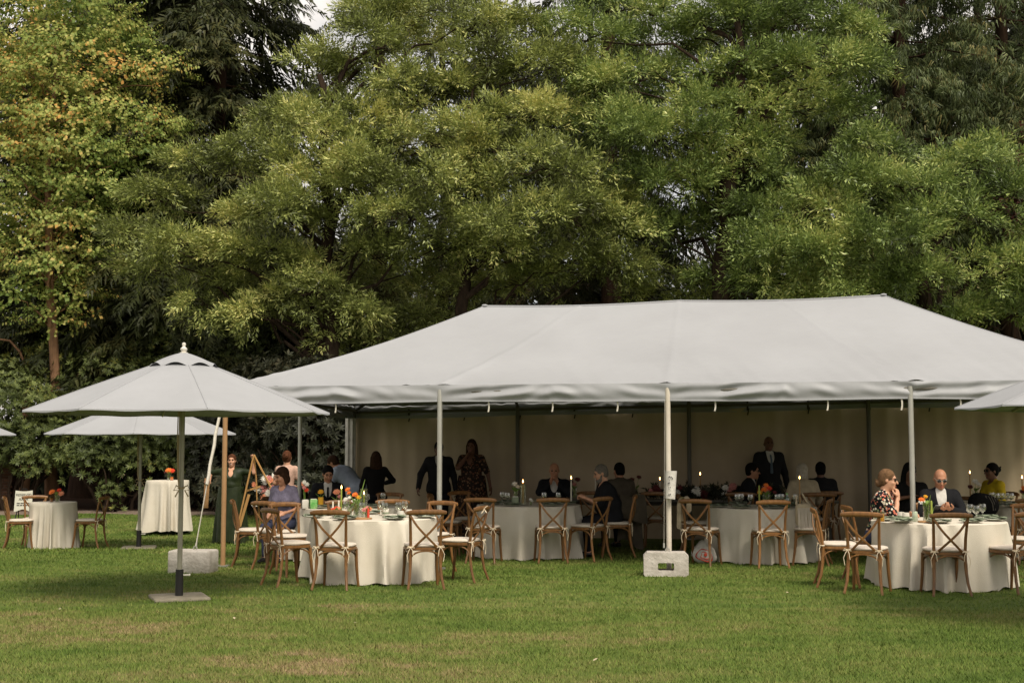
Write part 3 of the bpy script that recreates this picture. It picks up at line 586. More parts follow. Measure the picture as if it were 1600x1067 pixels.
def valance(n, pt, length, seed):
    """hanging edge of the roof, buckled between the poles"""
    r = random.Random(seed); ph = [r.random()*6.28 for _ in range(8)]
    def fn(u, v):
        s = u*length; q = abs(math.sin(math.pi*s/bay)); pk = math.exp(-((s/bay-round(s/bay))*bay/.28)**2)
        out_ = .012+.022*math.sin(math.pi*min(v*1.15, 1))*q**.6
        dg = .5+.5*math.sin(s*2.2+ph[7])
        for i, (k, am) in enumerate(((2.1, .022), (4.3, .017), (7.9, .012), (13., .010), (23., .006))): out_ += am*math.sin(k*s+ph[i]+v*(6.5 if s % bay < bay/2 else -6.5))*math.sin(math.pi*min(v*1.1, 1))*(.35+.65*dg)
        out_ -= .02*pk*v
        z = ZE-(ZE-ZV)*v-.014*q*v+.006*math.sin(1.3*s+ph[5])*v
        return pt(s, out_, z)
    m = MB(); m.grid(fn, n, 16); o = m.build('valance', M['tent'], tent, True, 60); m2 = MB()
    m2.tube([fn(i/n, 1)+Vector((0, 0, .002)) for i in range(n+1)], .008, 5); m2.build('hem', M['tent'], o)
valance(300, lambda s, o, z: TQ(s, -o, z), TL, 1); valance(140, lambda s, o, z: TQ(-o, s, z), TW, 2)
valance(140, lambda s, o, z: TQ(TL+o, s, z), TW, 3); valance(160, lambda s, o, z: TQ(s, TW+o, z), TL, 4)
# seams along hips and ridge
for p0, p1 in (((0, 0, ZE), (ra, TW/2, ZR)), ((TL, 0, ZE), (rb, TW/2, ZR)), ((0, TW, ZE), (ra, TW/2, ZR)), ((TL, TW, ZE), (rb, TW/2, ZR))):
    pts = []
    for i in range(13):
        t = i/12; pts.append(TQ(p0[0]+(p1[0]-p0[0])*t, p0[1]+(p1[1]-p0[1])*t, p0[2]+(p1[2]-p0[2])*t-.085*math.sin(math.pi*t)+.006))
    m = MB(); m.tube(pts, .008, 6); m.build('hip_seam', M['tent'], tent)
m = MB(); m.tube([TQ(ra+(rb-ra)*i/16, TW/2, ZR-.035*abs(math.sin(math.pi*i/8))+.004) for i in range(17)], .016, 6); m.build('ridge_seam', M['tent'], tent)
for a in (ra, rb):
    m = MB(); m.ball(TQ(a, TW/2, ZR+.012), (.05, .05, .022)); m.build('ridge_cap', M['tent'], tent)
# frame
def tpole(a, b, mt, r=.034, lbl=None):
    p = TP(a, b, 0); z0 = G(p.x, p.y); m = MB(); q = tinv @ Vector((p.x, p.y, z0-.05)); t = TQ(a, b, ZE-.06)
    m.tube([q, t], r, 12); o = m.build('pole', M[mt], tent)
    m = MB(); m.box((q.x, q.y, z0+.012), (.16, .16, .02)); m.build('foot_plate', M['alu'], o)
    if lbl: o['label'] = lbl
for i, (mt, lb) in enumerate((('copper', 'tan pole at the front left corner'), ('alu', None), ('whitepole', 'white pole with a wrapped strap cover'), ('alu', None), ('alu', None))): tpole(i*bay, .02, mt, .034, lb)
for i in range(5): tpole(i*bay, TW-.06, 'darkframe', .036)
tpole(.02, TW/2, 'alu', .032); tpole(TL-.02, TW/2, 'alu', .032)
def bar(name, p, q, r=.026, mt='darkframe'):
    m = MB(); m.tube([p, q], r, 8); return m.build(name, M[mt], tent)
zr_ = 2.33
for i in range(4):
    bar('eave_rail', TQ(i*bay, .03, zr_), TQ((i+1)*bay, .03, zr_)); bar('eave_rail', TQ(i*bay, TW-.03, zr_-.03), TQ((i+1)*bay, TW-.03, zr_-.03))
for i in range(2):
    bar('eave_rail', TQ(.03, i*TW/2, zr_), TQ(.03, (i+1)*TW/2, zr_)); bar('eave_rail', TQ(TL-.03, i*TW/2, zr_), TQ(TL-.03, (i+1)*TW/2, zr_))
bar('ridge_bar', TQ(ra, TW/2, ZR-.16), TQ(rb, TW/2, ZR-.16))
for a, b in ((0, 0), (0, TW), (TL, 0), (TL, TW)): bar('hip_rafter', TQ(a, b, zr_), TQ(ra if a == 0 else rb, TW/2, ZR-.2))
for i in (1, 2, 3):
    for b in (0, TW): bar('rafter', TQ(i*bay, b, zr_), TQ(min(max(i*bay, ra), rb), TW/2, ZR-.2))
for a, e in ((0, ra), (TL, rb)): bar('rafter', TQ(a, TW/2, zr_), TQ(e, TW/2, ZR-.2))
# back wall in four curtains hung from the rail, and the end of the wall wrapped round the left corner
def curtain(a0, a1, b, seed, name='wall_panel', mt='wall'):
    r = random.Random(seed); ph = [r.random()*6.28 for _ in range(9)]; yo = .05*(seed % 2)
    def fn(u, v):
        a = a0+(a1-a0)*u; s = a*1.0; hang = .5+.5*abs(math.sin(math.pi*u*3))
        d = .030*math.sin(5.2*s+ph[0]+.5*v)+.018*math.sin(11*s+ph[1]-v)+.010*math.sin(23*s+ph[2]+v*2)+.02*math.sin(2*s+3*v+ph[3])
        d += .012*math.exp(-((v-.33)/.012)**2)                        # pressed fold across the wall
        z = 2.26-.035*abs(math.sin(math.pi*u*3))**.7
        p = TP(a, b-.05+yo*.5+d*(.5+.5*v)*hang, 0); zg = G(p.x, p.y)-.02
        return tinv @ Vector((p.x, p.y, zg+(z+dzc(a, b)-zg)*v))
    m = MB(); m.grid(fn, 90, 36); o = m.build(name, M[mt], tent)
    for k in range(4):
        u = k/3; p = fn(u, 1); m = MB(); m.box((p.x, p.y-.02, p.z+.02), (.03, .012, .16)); m.box((p.x+.01, p.y-.03, p.z-.08), (.022, .006, .12), Matrix.Rotation(.2, 3, 'Y')); m.build('hook_tie', M['darkcloth'], o)
for i in range(4): curtain(i*bay-.02, (i+1)*bay+.02, TW+.10, i)
def fnr(u, v):                                                  # gathered end of the wall, tied back to the corner pole
    a = u*2*math.pi; rr_ = (.075+.016*math.cos(7*a)+.006*math.sin(13*a))*(1-.28*math.exp(-((v-.45)/.08)**2)+.25*(1-v)**3)
    p = TP(-.02+rr_*math.cos(a), TW-.20+rr_*math.sin(a), 0); zg = G(p.x, p.y)+.03
    return tinv @ Vector((p.x, p.y, zg+(2.2+dzc(0, TW)-zg)*v))
m = MB(); m.grid(fnr, 70, 30); m.build('wall_return', M['shirt_white'], tent)  # same wall vinyl; skylight from the open left is put into this paler colour
# loose ties under the front edge
for a in (.8, 1.55, 3.65, 4.5, 5.35, 6.6, 8.0, 8.9, 9.6, 10.4):
    m = MB(); z = ZV+.02; m.grid(lambda u, v, a=a: TQ(a+.02*u+.012*math.sin(v*3), .012+.015*v, z-.16*v), 1, 5); m.build('tie_strap', M['strap'], tent)
# ------------------------------------------------------------------ market umbrellas
def umbrella(X, Y, label, rot=0., pole=True):
    z0 = G(X, Y); e = empty('market_umbrella', (X, Y, z0), rot, label, 'umbrella', 'white market umbrellas'); n = 8; RAD, ZH, ZT = 1.62, 1.985, 2.60
    def surf(th, t, top=ZT, rad=RAD):
        k = (th/(2*math.pi)*n) % 1; a0 = (k-.5)*2*math.pi/n; pol = math.cos(math.pi/n)/math.cos(a0)
        d = 1-(2*k-1)**2; r_ = rad*t*(pol+(1-pol)*0)-.02*t*d*rad*.5
        z = top-(top-ZH)*(.94*t+.06*t*t) if rad == RAD else top-.135*t**1.25
        z -= .016*d*t*(1-t*.4)*rad/1.62
        return Vector((r_*math.cos(th), r_*math.sin(th), z))
    m = MB(); nu = 96; m.grid(lambda u, v: surf(u*2*math.pi, .12+.88*v), nu, 24)
    def hem(u, v):
        p = surf(u*2*math.pi, 1); k = (u*n) % 1; return Vector((p.x*(1+.002*v), p.y*(1+.002*v), p.z-.016*v+.004*math.sin(k*6.28*2)*v))
    m.grid(hem, nu, 2); c = m.build('canopy', M['umb'], e, True, 25)
    for i in range(n):
        m = MB(); m.tube([surf(2*math.pi*i/n, t)+Vector((0, 0, .001)) for t in (.2, .4, .6, .8, 1.)], .005, 5); m.build('panel_seam', M['umb'], c)
    def vent(u, v):
        p = surf(u*2*math.pi, .02+v*.98, ZT+.03, .37); k = (u*n) % 1; p.z -= .03*v**6*(1-abs(math.sin(math.pi*k)))*1.3 - .012*math.sin(math.pi*k)*v**4; return p
    m = MB(); m.grid(vent, nu, 10); m.build('vent_cap', M['umb'], c, True, 25)
    m = MB(); m.lathe([(.04, ZT+0.005), (.045, ZT+0.025), (.02, ZT+0.035), (.035, ZT+0.050), (.038, ZT+0.070), (.018, ZT+0.085), (.014, ZT+0.095), (.022, ZT+0.110), (.018, ZT+0.130), (.0, ZT+0.137)], 12); m.build('finial', M['ceramic'], e)
    for i in range(n):
        th = 2*math.pi*i/n; m = MB(); m.tube([surf(th, t)-Vector((0, 0, .022)) for t in (.05, .3, .6, .99)], .011, 6); rb_ = m.build('rib', M['umbpole'], e)
        m = MB(); m.tube([Vector((.05*math.cos(th), .05*math.sin(th), 2.08)), surf(th, .48)-Vector((0, 0, .04))], .009, 6); m.build('strut', M['umbpole'], rb_)
    m = MB(); m.tube([(0, 0, .03), (0, 0, ZT+.0)], .027, 12); p = m.build('pole', M['umbpole'], e)
    m = MB(); m.tube([(0, 0, 2.05), (0, 0, 2.12)], .055, 12); m.build('runner', M['umbpole'], p)
    m = MB(); m.tube([(0, 0, .02), (0, 0, .31)], .042, 12); sl_ = m.build('sleeve', M['black'], e)
    m = MB(); m.tube([(.035, -.01, .25), (.09, -.02, .25)], .009, 6); m.ball((.10, -.02, .25), .014, 8, 5); m.build('screw', M['ceramic'], sl_)
    m = MB(); m.box((0, 0, .012), (.58, .58, .045), None, .02); m.build('base_plate', M['slab'], e)
    m = MB(); m.tube([(-.05, -.03, 2.06), (-.055, -.035, 1.7), (-.045, -.03, 1.3), (-.03, -.03, 1.19)], .006, 5); m.tube([(-.035, -.03, 2.06), (-.04, -.035, 1.6), (-.03, -.03, 1.2)], .006, 5)
    for s in (1, -1): m.tube([(0, -.035, 1.17), (s*.06, -.05, 1.2), (s*.085, -.05, 1.15), (s*.03, -.045, 1.15), (s*.07, -.05, 1.08)], .008, 5)
    m.tube([(.03*math.cos(k*.63), .034*math.sin(k*.63), 1.17) for k in range(11)], .009, 5)
    m.build('cord', M['rope'], p); return e
for px, Y, rot, lb in ((286, 14.15, .39, 'large white market umbrella standing nearest the camera on the left'), (222, 23.0, .2, 'white market umbrella with its pole beside the tall cloth covered table'),
                       (-126, 23.2, .35, 'white umbrella whose canopy tip shows at the left edge'), (1782, 12.0, .39, 'white umbrella whose canopy enters at the right edge')):
    umbrella(XU(px, Y), Y, lb, rot)
# ------------------------------------------------------------------ cross-back chairs (the sitter looks along -y)
def arc(p0, p1, p2, n=8):
    p0, p1, p2 = Vector(p0), Vector(p1), Vector(p2)
    return [p0*(1-t)**2+p1*2*t*(1-t)+p2*t*t for t in (i/n for i in range(n+1))]
def make_chair():
    e = empty('cross_back_chair', (0, 0, 0)); W_ = M['wood']
    m = MB()
    def seat_pt(k, n, ins=0):
        a = 2*math.pi*k/n; c, s = math.cos(a), math.sin(a); sq = lambda v: math.copysign(abs(v)**.55, v)
        x = sq(c)*(.225-ins); y = sq(s)*(.205-ins); x *= 1-.12*(y/.205*.5+.5); return x, y
    n = 32; P = []
    for z, ins in ((.435, .012), (.44, 0), (.462, 0), (.468, .012)):
        for k in range(n): x, y = seat_pt(k, n, ins); P.append((x, y, z))
    F_ = [(i*n+k, i*n+(k+1) % n, (i+1)*n+(k+1) % n, (i+1)*n+k) for i in range(3) for k in range(n)]+[tuple(range(n-1, -1, -1)), tuple(range(3*n, 4*n))]
    m.add(P, F_); m.build('seat', W_, e)
    for s in (-1, 1):
        m = MB(); m.tube(arc((s*.185, -.165, .44), (s*.187, -.18, .2), (s*.205, -.215, 0), 7), [.021, .021, .02, .019, .018, .017, .016, .016], 8); m.build('leg', W_, e).name = 'leg'
        m = MB(); m.tube([(s*.205, .265, 0), (s*.182, .215, .14), (s*.17, .19, .30), (s*.168, .185, .45), (s*.172, .205, .62), (s*.18, .235, .76), (s*.19, .262, .865)], [.015, .017, .018, .019, .017, .016, .015], 8); m.build('leg', W_, e)
    m = MB(); pts = [(x, .262+.035*(1-(x/.225)**2), .862+.012*(1-(x/.225)**2)) for x in np.linspace(-.228, .228, 13)]
    m.tube(pts, [.020, .026]+[.030]*9+[.026, .020], 8, 1.0, True, (0, 0, 1)); v = m.v
    m.v = [(p[0], .262+.035*(1-(p[0]/.225)**2)+(p[1]-(.262+.035*(1-(p[0]/.225)**2)))*.55, p[2]) for p in v]; m.build('top_rail', W_, e)
    for s in (-1, 1):
        m = MB(); pts = []
        for i in range(13):
            t = i/12; pts.append((s*(.196-.33*t+.03*math.sin(math.pi*t)), .258-.06*t+.035*math.sin(math.pi*t)+.006*s, .855-.385*t-.005*math.sin(2*math.pi*t)))
        m.tube(pts, .0145, 6, .5, True, (0, 1, 0)); m.build('cross_slat', W_, e)
    def arch(p, q, zt, name='arch_brace'):
        p, q = Vector(p), Vector(q); m = MB(); pts = []
        for i in range(15):
            t = i/14; w_ = p.lerp(q, .5-.5*math.cos(math.pi*t)*1.0); w_.z = p.z+(zt-p.z)*abs(math.sin(math.pi*t))**.55; pts.append(w_)
        m.tube(pts, .0095, 6); m.build(name, W_, e)
    arch((-.182, .20, .25), (.182, .20, .25), .43); arch((-.192, -.18, .25), (.192, -.18, .25), .43)
    for s in (-1, 1): arch((s*.182, .195, .25), (s*.19, -.175, .25), .43)
    m = MB(); P = []
    prof = ((.468, .02), (.474, .004), (.488, -.004), (.502, .004), (.510, .03), (.513, .10))
    for z, ins in prof:
        for k in range(n): x, y = seat_pt(k, n, ins); P.append((x*.97, y*.97-.004, z))
    m.add(P, [(i*n+k, i*n+(k+1) % n, (i+1)*n+(k+1) % n, (i+1)*n+k) for i in range(5) for k in range(n)]+[tuple(range(5*n, 6*n))]); c = m.build('cushion', M['cushion'], e)
    for s in (-1, 1):
        m = MB(); x = s*.172
        m.tube([(x+.021*math.cos(a), .19+.021*math.sin(a), .478) for a in np.linspace(0, 6.28, 9)], .006, 5)
        for q in (-1, 1):
            m.tube([(x, .213, .478), (x+q*.03, .225, .49), (x+q*.045, .225, .468), (x+q*.005, .216, .476)], .004, 5)
            m.tube([(x, .214, .476), (x+q*.02, .228, .44), (x+q*.034+s*.008, .226, .39), (x+q*.03, .222, .34-.03*q*s)], .0038, 5)
        m.build('tie', M['tie'], c)
    return e
CH0 = make_chair(); chair_used = [False]
def chair(X, Y, fx, fy, label, group):
    """fx, fy: the way the sitter faces"""
    o = CH0 if not chair_used[0] else copy_tree(CH0); chair_used[0] = True
    o.location = (X, Y, G(X, Y)+.002); o.rotation_euler = (0, 0, math.atan2(fx, -fy)); tag(o, label, 'chair', group)
    v = random.uniform(.68, 1.28); st = [o]
    while st: q = st.pop(); q.color = (v, v, v, 1); st += list(q.children)
    return o
# ------------------------------------------------------------------ cloth covered tables
def cloth(name, X, Y, Rt, h, Rb, label, seed, folds=15, hem=0.0, mt='cloth', group=None, amp=1.0):
    z0 = G(X, Y); r = random.Random(seed); n = 220; e = empty(name, (X, Y, z0), r.random()*6, label, 'tablecloth', group)
    ph = [r.random()*6.28 for _ in range(6)]; fa = [.25+1.2*r.random() for _ in range(folds*2+2)]
    def rad(a, t):
        k = a/(2*math.pi)*folds+.6*math.sin(2*a+ph[0])+.45*math.sin(3*a+ph[1]); i = int(math.floor(k)) % folds; f = k-math.floor(k)
        am = fa[i]*(1-f)+fa[(i+1) % folds]*f
        w_ = .5+.5*math.cos(2*math.pi*f); w_ = w_**1.7
        return Rt+(Rb-Rt)*t*(.5+.6*w_*am)+amp*.105*t**.75*(w_*am-.42)+.01*math.sin(9*a+ph[2]+4*t)*t+.006*math.sin(23*a+ph[3]-3*t)*t
    P = []; rows = []
    for q in (0., .4, .8, .95, .985): rows.append((None, q))
    for t in np.linspace(0, 1, 16)[0:]: rows.append((t, 1))
    for t, q in rows:
        for k in range(n):
            a = 2*math.pi*k/n
            if t is None: rr = Rt*q; z = h+(.0 if q < .9 else -.002)
            else:
                rr = rad(a, t); z = h-.012-(h-.012-hem-.012)*t+(.012*math.sin(a*folds+ph[4])+.010*math.sin(a*4+ph[5]))*t**3
                if t == 0: rr = Rt; z = h-.010
            P.append((rr*math.cos(a), rr*math.sin(a), z))
    m = MB(); L = len(rows); m.add(P[n-1:n]+P[n:], [])
    V = np.array(P[n:]); V = np.concatenate([[[0, 0, h]], V]); F3 = [(0, 1+k, 1+(k+1) % n) for k in range(n)]
    F4 = [(1+i*n+k, 1+(i+1)*n+k, 1+(i+1)*n+(k+1) % n, 1+i*n+(k+1) % n) for i in range(L-2) for k in range(n)]
    m = MB(); m.add([tuple(p) for p in V], F3+F4); m.build('cloth', M[mt], e, True, 50); return e
GT = 'cream cloths on the round dining tables'
TA = (XU(586, 16.2), 16.2); TB = (XU(548, 19.0), 19.0); TC = (XU(826, 19.5), 19.5); TD = (XU(1188, 18.8), 18.8); TE = (XU(1461, 15.5), 15.5); TF = (XU(1600, 19.3), 19.3)
HT = .75
for nm, (x, y), lb, sd in (('A', TA, 'cream cloth on the round table nearest the camera left of the white pole', 1), ('B', TB, 'cream cloth on the round table where the man in a black tie sits', 2), ('C', TC, 'cream cloth on the round table between the two front poles left of the concrete block', 3),
                           ('D', TD, 'cream cloth on the round table right of the concrete block with the green bottle', 4), ('E', TE, 'cream cloth on the front right table of the woman in a floral shirt', 5), ('F', TF, 'cream cloth on the table at the right edge before the woman in yellow', 6)):
    cloth('tablecloth', x, y, .765, HT, .84, lb, sd, 15, 0.0, 'cloth', GT)
SX, SY = XU(88, 23.2), 23.2; KX, KY = XU(265, 27.2), 27.2
cloth('tablecloth', SX, SY, .40, .80, .49, 'cream cloth on the small low round table at the far left', 7, 11, .0)
cloth('tablecloth', KX, KY, .43, 1.09, .58, 'cream cloth on the tall cocktail table near the shrubs', 8, 10, .06)
e = empty('cocktail_table', (KX, KY, G(KX, KY)), .3, 'dark metal foot of the tall cocktail table under its cloth', 'table')
m = MB(); m.tube([(0, 0, .05), (0, 0, 1.07)], .035, 10); m.build('column', M['black'], e)
m = MB(); m.lathe([(.38, 1.06), (.39, 1.07), (.39, 1.08), (.38, 1.085)], 24); m.build('tabletop', M['darkframe'], e)
for k in range(4):
    a = k*math.pi/2; m = MB(); m.tube([(0, 0, .10), (.2*math.cos(a), .2*math.sin(a), .07), (.46*math.cos(a), .46*math.sin(a), .015)], [.025, .02, .014], 8); m.build('foot', M['black'], e)
# long head table by the back wall
def TAB(a, b): p = TP(a, b, 0); return p.x, p.y
hx, hy = TAB(6.2, 4.55)
e = empty('head_table', (hx, hy, 0), -TYAW, 'long dark wooden head table along the back of the tent', 'table')
m = MB(); m.box((0, 0, .735), (4.4, .80, .035), None, .008); m.build('tabletop', M['darkframe'], e)
for sx in (-1, 1):
    for sy in (-1, 1):
        m = MB(); m.box((sx*2.05, sy*.32, .36), (.07, .07, .715)); m.build('leg', M['darkframe'], e)
    m = MB(); m.box((sx*2.05, 0, .18), (.05, .57, .05)); m.build('stretcher', M['darkframe'], e)
m = MB(); m.box((0, 0, .68), (4.03, .03, .07)); m.build('apron', M['darkframe'], e)
# chairs: (px of the chair, distance, table it faces or direction, label)
def chairs(lst, tab, group):
    for px, Y, lb, *d in lst:
        X = XU(px, Y); f = d[0] if d else (tab[0]-X, tab[1]-Y); chair(X, Y, f[0], f[1], lb, group)
gA = 'wooden chairs round the front left table'
chairs([(528, 15.15, 'wooden chair with its back turned, left of two before the front left table', (.16, 1)), (662, 15.22, 'wooden chair with its back turned, right of two before the front left table', (-.22, 1)),
        (456, 15.50, 'wooden chair seen from behind at the left side of the front left table'), (722, 15.95, 'wooden chair with a ribboned rail at the right of the front left table', (-1, .42)),
        (676, 16.95, 'light wooden chair at the right rear of the front left table', (-.5, -1)), (462, 16.65, 'light wooden chair facing the camera at the left rear of the front left table', (.6, -.8)),
        (541, 17.25, 'pale railed wooden chair behind the front left table, left of the tall vase', (.3, -1)), (610, 17.4, 'wooden chair behind the front left table, right of the tall vase', (-.05, -1))], TA, gA)
gB = 'wooden chairs round the table of the man in a black tie'
chairs([(398, 18.0, 'wooden chair standing alone in front of the woman in green', (1, .15)), (436, 17.55, 'wooden chair half hidden behind the left side of the front left table'), (447, 19.2, 'wooden chair under the seated woman in lavender'),
        (513, 20.25, 'wooden chair under the man in a black tie', (.25, -1)), (645, 19.0, 'wooden chair at the right of the table of the man in a black tie'), (600, 20.2, 'wooden chair behind the left rear table, before the woman in black')], TB, gB)
gC = 'wooden chairs round the table left of the concrete block'
chairs([(757, 18.45, 'wooden chair with its back turned, left of two before the middle table', (.2, 1)), (860, 18.45, 'wooden chair with its back turned, right of two before the middle table', (-.1, 1)),
        (918, 18.75, 'empty wooden chair turned to the left beside the bearded man', (-.75, .65)), (962, 19.35, 'wooden chair under the bearded man', (-1, .05)), (868, 20.75, 'wooden chair under the bald man with his hands at his mouth', (-.15, -1)),
        (700, 19.7, 'dark wooden chair to the left of the middle table', (1, -.1)), (735, 20.5, 'dark wooden chair at the left rear of the middle table')], TC, gC)
gD = 'wooden chairs round the table with the green bottle'
chairs([(1094, 18.0, 'wooden chair just right of the concrete block with a cream cloth on its rail', (.5, 1)), (1198, 17.75, 'wooden chair with its back to the camera before the table with the green bottle', (-.05, 1)),
        (1262, 18.05, 'wooden chair with a tasselled bag at the right of the table with the green bottle', (-1, .35)), (1087, 19.4, 'wooden chair at the left rear of the table with the green bottle', (1, -.2)), (1165, 20.95, 'wooden chair under the man turned to the right', (1, -.4)),
        (1258, 20.35, 'wooden chair under the white haired woman', (-.2, 1)), (1284, 20.95, 'wooden chair under the man next to the white haired woman', (-.1, 1))], TD, gD)
gE = 'wooden chairs round the front right table'
chairs([(1469, 14.55, 'wooden chair with its back turned, centred before the front right table', (.02, 1)), (1350, 14.72, 'wooden chair at the left front of the front right table', (.5, 1)), (1305, 15.35, 'honey coloured wooden chair at the left of the front right table', (1, -.15)),
        (1352, 16.0, 'wooden chair under the woman in the floral shirt', (1, .05)), (1462, 16.62, 'wooden chair under the bald man in sunglasses', (.02, -1)), (1574, 14.75, 'wooden chair at the right front of the front right table, cut by the photo edge', (-.5, 1)), (1583, 16.2, 'light wooden chair at the right rear of the front right table', (-.7, -.6))], TE, gE)
gF = 'wooden chairs round the table at the right edge'
chairs([(1532, 18.75, 'wooden chair at the left of the table at the right edge'), (1422, 18.5, 'wooden chair under the person in black behind the aluminium pole', (-.6, -1)), (1550, 20.3, 'wooden chair under the woman in yellow', (-1, -.3)), (1600, 18.2, 'wooden chair with its rail cut by the right edge of the photo', (.1, 1))], TF, gF)
gH = 'wooden chairs along the head table'
for a, lb in ((4.6, 'dark wooden chair at the left end of the head table'), (5.6, 'dark wooden chair at the head table left of the white pole'), (6.9, 'dark wooden chair at the head table right of the white pole'), (8.1, 'dark wooden chair at the right end of the head table')):
    x, y = TAB(a, 3.85); chair(x, y, sT, cT, lb, gH)
chair(*TAB(9.2, 4.3), -.3, 1, 'dark wooden chair in the tent left of the woman in the floral shirt', gH)
gS = 'wooden chairs round the small low table'
chairs([(38, 22.75, 'wooden chair left of the small low table', (1, .3)), (62, 24.1, 'wooden chair behind the small low table before the sign', (.5, -1)), (145, 23.1, 'wooden chair right of the small low table', (-1, .12))], (SX, SY), gS)
# ------------------------------------------------------------------ guests: each figure grown as one smooth surface from joints with radii
def Rm(yaw=0, pitch=0, roll=0):      # yaw about z, pitch about x (positive: nod forward when facing -y), roll about y
    return np.array((Matrix.Rotation(yaw, 3, 'Z') @ Matrix.Rotation(pitch, 3, 'X') @ Matrix.Rotation(roll, 3, 'Y')))
def C(a, b, ra, rb, k=.03, op='u'): return ('c', np.array(a, float), np.array(b, float), ra, rb, k, op)
def E_(c, r, Rt=None, k=.03, op='u'): return ('e', np.array(c, float), np.array(r, float), np.eye(3) if Rt is None else Rt, 0, k, op)
def sdf_mesh(pr, h):
    lo = np.full(3, 9.); hi = -lo
    for p in pr:
        if p[6] == 's': continue
        if p[0] == 'c': q = np.minimum(p[1]-p[3], p[2]-p[4]); w_ = np.maximum(p[1]+p[3], p[2]+p[4])
        else: m = p[2].max(); q, w_ = p[1]-m, p[1]+m
        lo = np.minimum(lo, q); hi = np.maximum(hi, w_)
    lo -= 2.5*h; hi += 2.5*h; n = np.ceil((hi-lo)/h).astype(int)+1
    A = np.full(n, .5, np.float32); ax = [lo[i]+h*np.arange(n[i]) for i in range(3)]
    for p in pr:
        k = p[5]
        if p[0] == 'c': q = np.minimum(p[1]-p[3], p[2]-p[4]); w_ = np.maximum(p[1]+p[3], p[2]+p[4])
        else: m = p[2].max(); q, w_ = p[1]-m, p[1]+m
        i0 = np.clip(np.floor((q-k-3*h-lo)/h).astype(int), 0, n-1); i1 = np.clip(np.ceil((w_+k+3*h-lo)/h).astype(int)+1, 1, n)
        if (i1 <= i0).any(): continue
        sl_ = tuple(slice(a, b) for a, b in zip(i0, i1))
        X = np.stack(np.meshgrid(*[ax[i][sl_[i]] for i in range(3)], indexing='ij'), -1)
        if p[0] == 'c':
            a, b = p[1], p[2]; ba = b-a; t = np.clip(((X-a)@ba)/max(ba@ba, 1e-9), 0, 1); d = np.linalg.norm(X-a-t[..., None]*ba, axis=-1)-(p[3]+(p[4]-p[3])*t)
        else:
            Q = (X-p[1])@p[3]; k0 = np.linalg.norm(Q/p[2], axis=-1); k1 = np.linalg.norm(Q/p[2]**2, axis=-1); d = k0*(k0-1)/np.maximum(k1, 1e-6)
        s = A[sl_]
        if p[6] == 'u':
            hh = np.clip(.5+.5*(s-d)/k, 0, 1); A[sl_] = s*(1-hh)+d*hh-k*hh*(1-hh)
        else:
            d = -d; hh = np.clip(.5-.5*(s-d)/k, 0, 1); A[sl_] = s*(1-hh)+d*hh+k*hh*(1-hh)
    neg = A < 0; c = [slice(0, -1), slice(1, None)]
    cnt = np.zeros(np.array(n)-1, np.int8); acc = np.zeros((*(np.array(n)-1), 3), np.float32); ne = np.zeros(np.array(n)-1, np.float32)
    co = [(i, j, k) for i in (0, 1) for j in (0, 1) for k in (0, 1)]
    for q in co: cnt += neg[c[q[0]], c[q[1]], c[q[2]]]
    act = (cnt > 0) & (cnt < 8); idx = np.argwhere(act)
    if len(idx) == 0: return np.zeros((0, 3)), np.zeros((0, 4), int)
    acc = np.zeros((len(idx), 3)); ne = np.zeros(len(idx))
    val = {q: A[idx[:, 0]+q[0], idx[:, 1]+q[1], idx[:, 2]+q[2]] for q in co}
    for q in co:
        for axn in range(3):
            if q[axn]: continue
            q2 = tuple(1 if i == axn else q[i] for i in range(3)); a, b = val[q], val[q2]; cr_ = (a < 0) != (b < 0)
            t = np.where(cr_, a/np.where(cr_, a-b, 1), 0); pos = np.tile(np.array(q, float), (len(idx), 1)); pos[:, axn] += t
            acc += pos*cr_[:, None]; ne += cr_
    V = lo+(idx+acc/ne[:, None])*h; num = np.full(act.shape, -1, np.int64); num[act] = np.arange(len(idx)); Fs = []
    for axn in range(3):
        a = [slice(None)]*3; b = [slice(None)]*3; a[axn] = slice(0, -1); b[axn] = slice(1, None)
        s0, s1 = neg[tuple(a)], neg[tuple(b)]; ch = np.argwhere(s0 != s1); o1, o2 = [(1, 2), (2, 0), (0, 1)][axn]
        ok = (ch[:, o1] > 0) & (ch[:, o2] > 0) & (ch[:, o1] < act.shape[o1]) & (ch[:, o2] < act.shape[o2]); ch = ch[ok]
        def at_(d1, d2): q = ch.copy(); q[:, o1] -= d1; q[:, o2] -= d2; return num[q[:, 0], q[:, 1], q[:, 2]]
        F = np.stack([at_(1, 1), at_(0, 1), at_(0, 0), at_(1, 0)], 1); fl = ~s0[ch[:, 0], ch[:, 1], ch[:, 2]]; F[fl] = F[fl][:, ::-1]; Fs.append(F)
    F = np.concatenate(Fs); return V, F[(F >= 0).all(1)]
def blob(name, pr, h, mt, parent):
    V, F = sdf_mesh(pr, h); return link(name, mesh_np(name, V, F, M[mt], True), parent)
def joined(name, groups, mt, parent):
    Vs, Fs, o = [], [], 0
    for pr, h in groups:
        V, F = sdf_mesh(pr, h); Vs.append(V); Fs.append(F+o); o += len(V)
    return link(name, mesh_np(name, np.concatenate(Vs), np.concatenate(Fs), M[mt], True), parent)
def ik(S, H, l1, l2, hint):
    S, H = np.array(S, float), np.array(H, float); d = H-S; L = np.linalg.norm(d)
    if L > (l1+l2)*.985: H = S+d/L*(l1+l2)*.985; d = H-S; L = np.linalg.norm(d)
    a = (l1*l1-l2*l2+L*L)/(2*L); hh = math.sqrt(max(l1*l1-a*a, 1e-6)); u = d/L; v = np.array(hint, float); v -= u*(v@u); v /= np.linalg.norm(v)
    return S+u*a+v*hh, H
